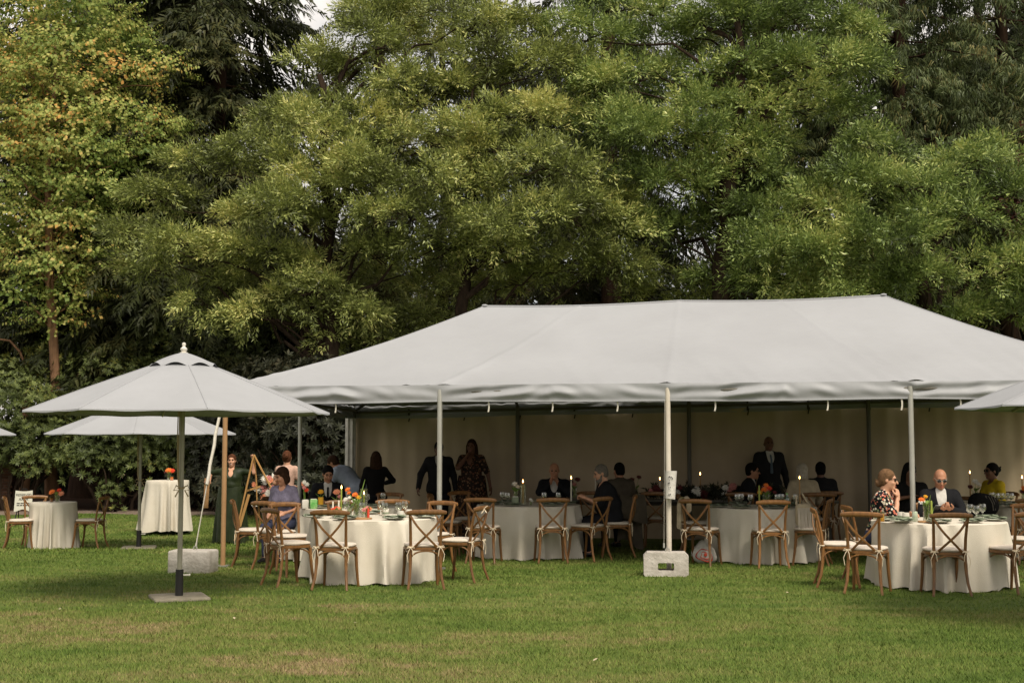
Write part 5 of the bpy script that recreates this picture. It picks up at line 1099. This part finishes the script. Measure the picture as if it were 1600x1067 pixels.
# table with the green bottle
tD = 'on the table with the green bottle'; TCEN[tD] = TD
for px, Y in ((1155, 18.3), (1210, 18.25), (1120, 18.6), (1245, 18.6), (1235, 19.2), (1150, 19.3)): plate(px, Y, tD, tD)
for px, Y in ((1150, 18.5), (1156, 18.65), (1170, 18.45), (1212, 18.5), (1218, 18.6), (1240, 18.45)): wineglass(px, Y, tD, tD)
v = vase(1195, 18.7, HT, 'glass vase of orange gerberas on the table with the green bottle', [(-.03, 0, .24, .05, 'f_orange'), (.04, 0, .26, .05, 'f_red'), (0, .02, .30, .045, 'f_orange'), (-.09, 0, .20, .045, 'f_yellow'), (.12, .02, .2, .04, 'f_burg')], .17, .06, 17, 5); spears(v, [(-.03, -.05, .02, .2, .014), (.03, .05, .02, .2, .014)])
candle(1184, 18.5, HT, .31, 'wax_green', False, 'unlit green candle leaning left of the orange gerberas', None, .013); candle(1247, 18.9, HT, .38, 'wax_amber', True, 'lit amber candle right of the green bottle')
e = put('water_bottle', 'green glass water bottle with a blue green cap', 'bottle', 1227, 18.4); m = MB(); m.lathe([(.0, .002), (.034, .004), (.036, .03), (.033, .06), (.036, .10), (.030, .14), (.014, .17), (.014, .19), (0, .19)], 16); m.build('body', M['gglass'], e)
m = MB(); m.lathe([(.016, .185), (.017, .205), (.0, .208)], 12); m.build('cap', M['greenbox'], e); m = MB(); m.lathe([(.0345, .05), (.0372, .055), (.0375, .09), (.0345, .095)], 16); m.build('label_band', M['f_yellow'], e)
# front right table
tE = 'on the front right table'; TCEN[tE] = TE
for px, Y in ((1405, 15.05), (1512, 15.0), (1380, 15.4), (1548, 15.35), (1535, 15.75), (1462, 14.9)): plate(px, Y, tE, tE)
for px, Y in ((1520, 15.2), (1510, 15.5), (1530, 15.6)): wineglass(px, Y, tE, tE)
tumbler(1372, 15.15, 'plastic cup of amber beer on the front right table', None, HT, 'glass', .12, .042, 'beer')
tumbler(1403, 15.5, 'pale mug with a green band, left of two on the front right table', None); tumbler(1411, 15.35, 'pale mug with a green band, right of two on the front right table', None)
e = put('drink_can', 'pale green printed drink can on the front right table', 'can', 1425, 15.2); m = MB(); m.lathe([(.0, .0), (.026, .002), (.031, .01), (.031, .108), (.026, .116), (.0, .114)], 18); m.build('body', M['can'], e); m = MB(); m.lathe([(.026, .114), (.0275, .118), (.025, .119), (.0, .116)], 16); m.build('lid', M['can_top'], e)
v = vase(1443, 15.3, HT, 'bundle of glass tubes with a white and orange gerbera on the front right table', [(-.055, -.01, .22, .045, 'f_white'), (-.05, 0, .245, .04, 'f_orange'), (.0, .02, .28, .03, 'f_yellow')], .18, .04, 21, 4); spears(v, [(0, .05, .02, .30, .016), (.02, .075, .02, .22, .012), (-.02, -.03, .02, .2, .010), (.05, .09, .02, .17, .010)])
candle(1451, 15.2, HT, .24, 'wax_green', False, 'unlit green candle beside the glass tubes on the front right table', None, .012); disc(1452, 15.05, 'round wooden slab before the glass tubes on the front right table', 'board', .16)
e = put('phone', 'dark phone held by the bald man in sunglasses', 'phone', 1459, 16.02, HT+.115); m = MB(); m.box((0, 0, 0), (.075, .15, .009), Matrix.Rotation(R(-25), 3, 'X'), .003); m.build('case', M['black'], e); m = MB(); m.box((0, .002, .0055), (.066, .138, .002), Matrix.Rotation(R(-25), 3, 'X')); m.build('screen', M['lens'], e)
# table at the right edge
tF = 'on the table at the right edge'; TCEN[tF] = TF
for px, Y in ((1545, 18.75), (1580, 18.7), (1570, 19.5)): plate(px, Y, tF, tF)
for px, Y in ((1553, 18.9), (1560, 18.95), (1568, 19.0), (1575, 18.9), (1545, 19.2)): wineglass(px, Y, tF, tF)
candle(1512, 20.6, HT, .42, 'wax_amber', True, 'lit amber candle before the woman in yellow'); candle(1593, 19.2, HT, .38, 'wax_amber', True, 'amber candle at the right edge of the photo')
vase(1597, 19.0, HT, 'vase of orange flowers at the right edge of the photo', [(0, 0, .24, .07, 'f_orange'), (.05, 0, .28, .06, 'f_orange'), (-.04, 0, .2, .05, 'f_burg')], .15, .05, 25, 6)
vase(1520, 20.5, HT, 'dark vase of white lilies left of the woman in yellow', [(0, 0, .30, .06, 'f_white'), (-.08, 0, .22, .05, 'f_burg'), (.05, 0, .26, .05, 'f_white')], .16, .045, 26, 5)
cloth('tablecloth', XU(1515, 20.6), 20.6, .60, HT, .66, 'cream cloth on the round table left of the woman in yellow', 31, 12)
# head table: garland, candles and flowers
def HP(a, b=4.55): x, y = TAB(a, b); return x*FPX/y+800, y
for a, h, wx, lb in ((4.55, .36, 'wax_white', 'lit white candle at the left end of the head table'), (5.6, .30, 'wax_white', 'short lit candle on the head table just right of the white pole'), (5.78, .34, 'wax_white', 'lit white candle on the head table, second right of the white pole'), (6.25, .38, 'wax_amber', 'lit amber candle in the garland of the head table'), (7.0, .40, 'wax_amber', 'lit amber candle at the right end of the garland'), (3.9, .36, 'wax_amber', 'lit amber candle behind the woman in the flowery dress')):
    candle(*HP(a), HT, h, wx, True, lb)
gx_, gy_ = TAB(6.3, 4.3); e = empty('flower_garland', (gx_, gy_, HT), -TYAW, 'leafy garland with burgundy and white blooms on the head table', 'garland')
r = np.random.default_rng(91); n = 420; P = np.stack([r.normal(size=n)*.62, r.normal(size=n)*.10, .05+np.abs(r.normal(size=n))*.07], 1); D = r.normal(size=(n, 3))+np.array([0, -.4, .5])
crown_obj(place_sprays('rhodo', P, D, .42+.2*r.random(n), r), LD, e, 'leaves')
for k in range(26):
    x = r.normal()*.55; blossom(e, (x, -.12-.06*r.random(), .08+.14*r.random()), .05+.03*r.random(), ['f_burg', 'f_white', 'f_white', 'f_burg', 'f_pink'][k % 5], k, (r.normal()*.3, -1, .5))
vase(*HP(4.2), HT, 'dark vase of burgundy flowers at the left end of the head table', [(-.06, 0, .26, .06, 'f_burg'), (.05, 0, .30, .06, 'f_burg'), (0, 0, .22, .05, 'f_pink')], .16, .05, 33, 6)
vase(*HP(5.2), HT, 'dark vase of trailing burgundy flowers just left of the white pole', [(-.06, 0, .3, .06, 'f_burg'), (.06, 0, .34, .05, 'f_burg')], .16, .05, 34, 6)
# small low table and cocktail table
vase(SX*FPX/SY+800+6, SY-.05, .80, 'small vase with two round orange flowers on the low table', [(-.09, -.02, .17, .065, 'f_orange'), (.07, -.02, .14, .065, 'f_peach'), (.02, .03, .20, .05, 'f_red'), (-.04, .03, .15, .04, 'f_burg')], .12, .04, 41, 6)
tumbler(SX*FPX/SY+800-3, SY-.12, 'small dark tea light jar on the low table', None, .80, 'smoke', .085, .03, 'wax_amber')
vase(KX*FPX/KY+800+2, KY-.05, 1.09, 'small vase of red orange flowers on the cocktail table', [(-.01, -.02, .20, .075, 'f_orange'), (.06, 0, .19, .065, 'f_red'), (-.08, .02, .16, .04, 'f_burg')], .13, .04, 42, 5)
tumbler(KX*FPX/KY+800+6, KY-.12, 'short glass with an orange drink on the cocktail table', None, 1.09, 'glass', .09, .035, 'f_orange')
# ------------------------------------------------------------------ ballast blocks and straps
def block(px, Y, w_, h, d, label, hole, rot):
    X = XU(px, Y); e = empty('concrete_block', (X, Y, G(X, Y)-.025), rot, label, 'concrete block', 'ballast blocks of the tent'); r = np.random.default_rng(int(px))
    if not hole: m = MB(); m.box((0, 0, h/2), (w_, d, h), None, .025); m.build('block', M['conc'], e, True, 50)
    else:
        m = MB(); hw, hz0, hz1 = .10, h*.30, h*.60          # a slot goes right through
        def octo(x, z, b): return [(-x+b, -z), (x-b, -z), (x, -z+b), (x, z-b), (x-b, z), (-x+b, z), (-x, z-b), (-x, -z+b)]
        O_ = octo(w_/2, h/2, .045); I_ = octo(hw, (hz1-hz0)/2, .012); P = []
        for y in (-d/2, d/2):
            for ins, q, dz in ((.012, O_, 0), (0, I_, (hz0+hz1)/2-h/2)):
                for x, z in q: P.append((x*(1 if ins == 0 else .985), y, z*(1 if ins == 0 else .985)+h/2+dz))
        for y in (-d/2+.02, d/2-.02):
            for x, z in O_: P.append((x, y, z+h/2))
        F_ = []
        for k in range(8):
            k2 = (k+1) % 8; F_ += [(k, k2, 8+k2, 8+k), (24+k, 24+k2, 16+k2, 16+k), (8+k, 8+k2, 24+k2, 24+k), (32+k, 32+k2, k2, k), (40+k, 40+k2, 32+k2, 32+k), (16+k, 16+k2, 40+k2, 40+k)]
        m.add(P, F_); m.build('block', M['conc'], e, True, 30)
    m = MB(); m.tube([(.0, 0, h-.02), (.0, 0, h+.03), (.02, 0, h+.05), (.045, 0, h+.03), (.045, 0, h-.02)], .008, 6); m.build('lifting_eye', M['alu'], e); return e
b1 = block(307, 17.15, .56, .31, .36, 'solid concrete ballast block beside the tan corner pole', False, -.12)
b2 = block(1038, 16.62, .56, .32, .30, 'concrete ballast block with a rectangular hole at the white pole', True, -.10)
def strap(name, p, q, label, w_=.03, cover=None):
    e = empty(name, tuple(q), 0, label, 'strap', 'ratchet straps of the tent'); p, q = Vector(p), Vector(q); d = p-q
    m = MB(); m.tube([q-q, d], w_/2, 6, .18); m.build('webbing', M['strap'], e)
    if cover:
        c0, c1, cw, mt = cover; m = MB(); a, b = d*c0, d*c1; n = 8
        m.tube([a.lerp(b, i/n)+Vector((.006*math.sin(i*2.1), -.01, 0)) for i in range(n+1)], [cw*(.9+.1*math.sin(i*1.7)) for i in range(n+1)], 8, .45); m.build('sleeve', M[mt], e)
    m = MB(); m.tube([(0, 0, -.01), d.normalized()*.05], .012, 6); m.build('hook', M['alu'], e)
p = TP(0, 0, 2.2); q = Vector((b1.location.x+.03, b1.location.y, G(b1.location.x, b1.location.y)+.33)); strap('tie_down_strap', (p.x-.03, p.y-.08, 2.18), q, 'slanting pale strap from the eave to the solid concrete block', .045, (.42, .98, .048, 'strap'))
p = TP(2*bay, 0, 2.2); strap('tie_down_strap', (p.x-.045, p.y-.06, 2.2), (b2.location.x-.02, b2.location.y+.02, .35), 'thin pale strap running down the white pole to the block with a hole', .022)
e = empty('strap_cover', (p.x+.02, p.y-.07, .93), 0, 'rolled white printed cover wrapped round the white pole', 'cover'); m = MB()
m.grid(lambda u, v: Vector(((.062+.012*v)*math.cos(u*5.4+1)+.014*(v-.5), .055*math.sin(u*5.4+1), .37*v+.02*math.sin(u*3)*(1-v))), 20, 10); m.build('sheet', M['shirt_white'], e)
rr = random.Random(4); m = MB()
for k in range(16):                                            # illegible print on the cover
    a = 4.1+rr.random()*.9; z = .05+rr.random()*.27; x, y = .074*math.cos(a), .066*math.sin(a); m.box((x, y, z), (.004+.008*rr.random(), .002, .004+.02*rr.random()), Matrix.Rotation(rr.random(), 3, 'Y'))
m.build('print', M['greytrouser'], e)
# ------------------------------------------------------------------ easel, board, bouquets
W0 = Vector((XU(364, 25.), 25., G(XU(364, 25.), 25.)))
e = empty('wooden_easel', (W0.x+.62, W0.y-.12, W0.z), 0, 'folding pine easel held up by the woman in green', 'easel')
tp_ = Vector((-.18, .0, 1.66))
for nm, q in (('leg', (-.50, -.10, .06)), ('leg', (.42, -.02, .55)), ('leg', (-.10, .45, .05))):
    m = MB(); m.tube([tp_, q], .018, 6); m.build(nm, M['easel'], e)
m = MB(); m.box((-.20, .05, 1.02), (.30, .03, .035), Matrix.Rotation(-.30, 3, 'Y')); m.build('ledge', M['easel'], e)
m = MB(); m.tube([(-.14, .04, 1.28), (-.12, .05, .8)], .012, 6); m.build('upright', M['easel'], e)
m = MB(); m.box((-.33, -.06, .62), (.05, .02, .62), Matrix.Rotation(.27, 3, 'Y')); m.build('folded_stay', M['easel'], e)
e = empty('wooden_board', (W0.x-.44, W0.y-.14, W0.z+.66), .5, 'narrow wooden board held in the right hand of the woman in green', 'board'); m = MB(); m.box((0, 0, .28), (.10, .02, .56), Matrix.Rotation(.04, 3, 'Y'), .006); m.build('plank', M['board'], e)
def bouquet(px, Y, z, label, cols_, n, s, seed, base=True):
    X = XU(px, Y); e = empty('flower_arrangement', (X, Y, G(X, Y)), 0, label, 'flowers'); r = np.random.default_rng(seed)
    P = r.normal(size=(n*5, 3))*np.array([s, s*.6, s*.6])+np.array([0, 0, z]); crown_obj(place_sprays('rhodo', P, r.normal(size=P.shape)+np.array([0, -.3, .6]), .5+.3*r.random(len(P)), r), LD, e, 'leaves')
    for k in range(n): blossom(e, (r.normal()*s*.9, -s*.5-.1*r.random(), z+r.normal()*s*.6), .06+.03*r.random(), cols_[k % len(cols_)], k, (r.normal()*.4, -1, .5))
    if base:
        m = MB(); m.lathe([(.0, 0), (.16, .01), (.15, .03), (.025, .06), (.022, z-.25), (.09, z-.18), (.11, z-.05), (0, z-.05)], 16); m.build('stand', M['black'], e)
bouquet(414, 25.2, 1.0, 'tall stand of white and blush flowers behind the wooden easel', ['f_white', 'f_pink', 'f_white', 'f_peach'], 18, .26, 5)
X = XU(478, 23.75); e = empty('hand_bouquet', (X, 23.75, G(X, 23.75)+1.05), 0, 'small mixed bouquet held by the woman with a hair bun', 'bouquet')
for k, (dx, dz, mt) in enumerate(((0, 0, 'f_pink'), (.05, .05, 'f_white'), (-.04, .06, 'f_peach'), (.04, -.05, 'f_red'), (.0, .09, 'f_white'))): blossom(e, (dx, -.05, dz), .045, mt, k, (dx, -1, .3))
m = MB(); m.tube([(0, 0, -.22), (0, -.02, .02)], [.015, .03], 8); m.build('stems', M['stem'], e)
# ------------------------------------------------------------------ sign, brick pier, stump, bags, shawls
Y = 29.5; X = XU(41, Y); e = empty('reserved_sign', (X, Y, G(X, Y)), .12, 'pale board reading RESERVED AREA on a dark stand by the shrubs', 'sign')
tl = Matrix.Rotation(R(-10), 4, 'X'); n = 16
m = MB(); W_, Hh = .37, .43; P = []
for y in (-.01, .01):
    for i in range(n+1):
        x = -W_/2+W_*i/n; P.append((x-.02*0, y, Hh+.02*(abs(2*i/n-1))**1.5)); P.append((x*1.04, y, .0+.045*math.cos(math.pi*(i/n-.5)*2)*.6))
k = 2*(n+1); F_ = []
for i in range(n):
    a = 2*i; F_ += [(a, a+1, a+3, a+2), (k+a+2, k+a+3, k+a+1, k+a), (a, a+2, k+a+2, k+a), (a+3, a+1, k+a+1, k+a+3)]
F_ += [(0, k, k+1, 1), (2*n+1, k+2*n+1, k+2*n, 2*n)]
m.add([(x, y, z) for x, y, z in P], F_); m.v = [tuple((tl @ Vector(v))+Vector((0, 0, .26))) for v in m.v]; bd = m.build('board', M['sign'], e, False)
def txt(s, z, size, par):
    c = bpy.data.curves.new('lettering', 'FONT'); c.body = s; c.size = size; c.align_x = 'CENTER'; c.extrude = .002; c.materials.append(M['ink']); tmp = bpy.data.objects.new('lettering', c); o = link('lettering', bpy.data.meshes.new_from_object(tmp), par); bpy.data.objects.remove(tmp)
    o.matrix_local = Matrix.Translation((0, 0, .26)) @ tl @ Matrix.Translation((0, -.013, z)) @ Matrix.Rotation(math.pi/2, 4, 'X')
txt('RESERVED', .325, .075, bd); txt('AREA', .225, .085, bd)
rr = random.Random(2); m = MB()
for zz in (.16, .115):                                          # two lines too small to read
    x = -.14
    while x < .13: w_ = .02+.05*rr.random(); m.box((x+w_/2, -.012, zz), (w_, .003, .022)); x += w_+.012
m.v = [tuple((tl @ Vector(v))+Vector((0, 0, .26))) for v in m.v]; m.build('small_print', M['ink'], bd, False)
for s in (-1, 1):
    m = MB(); m.tube([(s*.12, .03, .30), (s*.17, -.04, 0)], .012, 6); m.build('leg', M['black'], e); m = MB(); m.tube([(s*.12, .05, .5), (s*.15, .28, 0)], .012, 6); m.build('leg', M['black'], e)
m = MB(); m.tube([(-.06, .10, .70), (-.05, .11, .735), (.05, .11, .735), (.06, .10, .70)], .008, 6); m.build('handle', M['black'], e)
# brick pier at the left edge
M['brick'] = mat('old_brick', (.11, .055, .034), .95, (.075, .04, .026), 2.5, .6, 30., .1, objvar=.2); M['mortar'] = mat('mortar', (.09, .062, .045), 1.)
Y = 33.4; X = XU(0, Y); pier = empty('brick_pier', (X, Y, G(X, Y)), .1, 'old brick pier under the shrubs at the left edge', 'pier')
m = MB(); m.box((0, 0, .62), (.80, .58, 1.26)); m.build('core', M['mortar'], pier, False); m = MB(); m.box((0, 0, 0), (.205, .09, .062), None, .006); bm_ = m.mesh('brick', M['brick'])
for rw in range(16):
    off = .11*(rw % 2)
    for k in range(5):
        x = -.40+.2175*k-.02+off*1.0
        if x > .42: continue
        o = link('brick', bm_, pier); bv = random.uniform(.8, 1.2); o.color = (bv, bv, bv, 1); o.location = (x+random.uniform(-.004, .004), -.252-random.uniform(.0, .004), .04+.0765*rw)
    for k in range(2):
        o = link('brick', bm_, pier); bv = random.uniform(.8, 1.2); o.color = (bv, bv, bv, 1); o.location = (.362, -.12+.22*k+off, .04+.0765*rw); o.rotation_euler = (0, 0, math.pi/2)
# sawn off stem with a bent shoot
Y = 35.2; X = XU(42, Y); e = empty('sawn_stump', (X, Y, G(X, Y)), 0, 'sawn off pale tree stem with a bent shoot left of the yellow green tree', 'stump')
m = MB(); m.tube([(.0, 0, -.1), (.03, 0, 1.6), (0, 0, 2.9), (.03, 0, 3.7)], [.15, .13, .12, .115], 10); m.build('stem', M['bark2'], e)
m = MB(); m.tube([(.03, 0, 3.10), (.03, 0, 3.712)], [.125, .12], 10); m.build('bare_wood', M['cutwood'], e)
m = MB(); m.tube([(-.05, 0, 3.68), (-.22, 0, 4.1), (-.5, 0, 4.4), (-.9, 0, 4.45), (-1.3, 0, 4.3)], [.035, .03, .028, .024, .018], 7); m.build('shoot', M['bark2'], e)
# shawl on the rail left of the white pole, cloth on the chair right of the block, bags
def drape(name, label, X, Y, z, w_, h, mt, seed, rz=0., cat='shawl'):
    e = empty(name, (X, Y, z), rz, label, cat); rr = random.Random(seed); ph = [rr.random()*6 for _ in range(4)]
    def f(u, v):
        t = (v-.35); back = t > 0; yy = .045*math.tanh(t*18)+(.02+.02*math.sin(9*u+ph[0]))*(1 if back else -1)*min(abs(t)*5, 1); zz = -h*abs(t)*(1+.12*math.sin(5*u+ph[1]))+.015*math.cos(u*7)
        return Vector(((u-.5)*w_*(1+.15*math.sin(4*v+ph[2])), yy, zz))
    m = MB(); m.grid(f, 24, 30); m.build('cloth', M[mt], e)
X, Y = PX(986, 19.55); drape('shawl', 'grey beige shawl hanging behind the bearded man', X, Y, .90, .42, 1.15, 'olivegrey', 3, .3)
X, Y = PX(1068, 18.35); drape('folded_cloth', 'cream cloth thrown over a chair rail right of the white pole', X, Y, .91, .16, .62, 'shawl', 4, .9, 'cloth')
e = empty('tassel_bag', (XU(1252, 17.95), 17.95, .515), .2, 'cream fringed bag hanging on the chair with a knot', 'bag'); m = MB(); m.box((0, 0, .17), (.22, .10, .30), None, .04); m.build('pouch', M['shawl'], e)
m = MB(); m.tube([(-.09, .02, .30), (-.07, .06, .42), (.02, .08, .45), (.09, .03, .30)], .014, 8); m.build('strap', M['shawl'], e); rr = random.Random(6)
for k in range(14): m = MB(); x = -.10+.2*k/13; m.tube([(x, -.055, .26), (x+rr.uniform(-.008, .008), -.062, .12), (x+rr.uniform(-.012, .012), -.06, -.03)], .006, 5); m.build('tassel', M['cushion'], e)
e = empty('backpack', (XU(1532, 18.45), 18.45, .62), .3, 'black striped bag on a chair left of the right edge table', 'bag'); m = MB(); m.v = []; blob('sack', [E_((0, 0, .16), (.24, .13, .17), None, .04), E_((-.10, 0, .24), (.12, .10, .10), None, .05)], .016, 'blackknit', e)
for k in range(4): m = MB(); m.tube([(.02+.045*k, -.125+.02*abs(k-1), .10), (.0+.045*k, -.135+.02*abs(k-1), .2), (-.03+.045*k, -.09, .30)], .007, 5); m.build('stripe', M['hair_grey'], e)
X, Y = PX(1096, 18.3); e = empty('printed_bag', (X, Y, 0), .1, 'crumpled white bag with a red spiral print under a chair by the block', 'bag')
blob('sack', [E_((0, 0, .13), (.17, .12, .14), None, .04), E_((.0, 0, .25), (.07, .06, .07), None, .05), E_((.10, .02, .07), (.10, .10, .08), None, .04)], .016, 'shirt_white', e)
for rr_, w_ in ((.105, .014), (.060, .012)):
    m = MB(); m.tube([(rr_*math.cos(a)*(1.05+.18*math.sin(3*a+rr_*40)), -.128+abs(math.cos(a))*rr_*.34+abs(math.sin(a))*rr_*.20, .115+rr_*math.sin(a)*(.85+.2*math.cos(2*a+1))) for a in np.linspace(0, 6.283, 20)], w_, 6, .5); m.build('print', M['wax_red'], e)
m = MB(); m.ball((0, -.128, .125), (.025, .012, .025)); m.build('print', M['wax_red'], e)
e = empty('ribbon', (XU(722, 15.95)+.27, 15.80, .87), 0, 'pale ribbon tied to a chair rail right of the front left table', 'ribbon'); m = MB()
for q in ((-.05, -.01, .03), (.05, 0, .035), (.04, -.01, -.05), (-.03, -.02, -.06)): m.tube([(0, 0, 0), (q[0]*.6, q[1], q[2]*.7), q], [.008, .012, .004], 6, .4)
m.build('bow', M['tie'], e)
# fallen leaves on the lawn
me_ = None
for k, (px, py) in enumerate(((218/2.32, 950), (366, 965), (93, 951), (555, 972), (1230, 925), (1288, 911), (845, 905), (700, 980), (930, 1030))):
    rv = ray(px, py); t = -(EYE-.03)/rv.z; X, Y = rv.x*t, rv.y*t
    if me_ is None:
        m = MB(); m.add([(-.05, 0, 0), (-.015, .025, .008), (.03, .018, .012), (.055, 0, .004), (.025, -.022, .010), (-.02, -.024, .004)], [(0, 1, 2, 3, 4, 5)]); me_ = m.mesh('fallen_leaf', M['shawl'], False)
    o = link('fallen_leaf', me_); o.location = (X, Y, G(X, Y)+.03); o.rotation_euler = (random.uniform(-.4, .4), random.uniform(-.4, .4), random.random()*6); s = random.uniform(.3, .5); o.scale = (s, s, s); tag(o, 'pale fallen leaf lying on the grass', 'leaf', 'fallen leaves on the lawn')
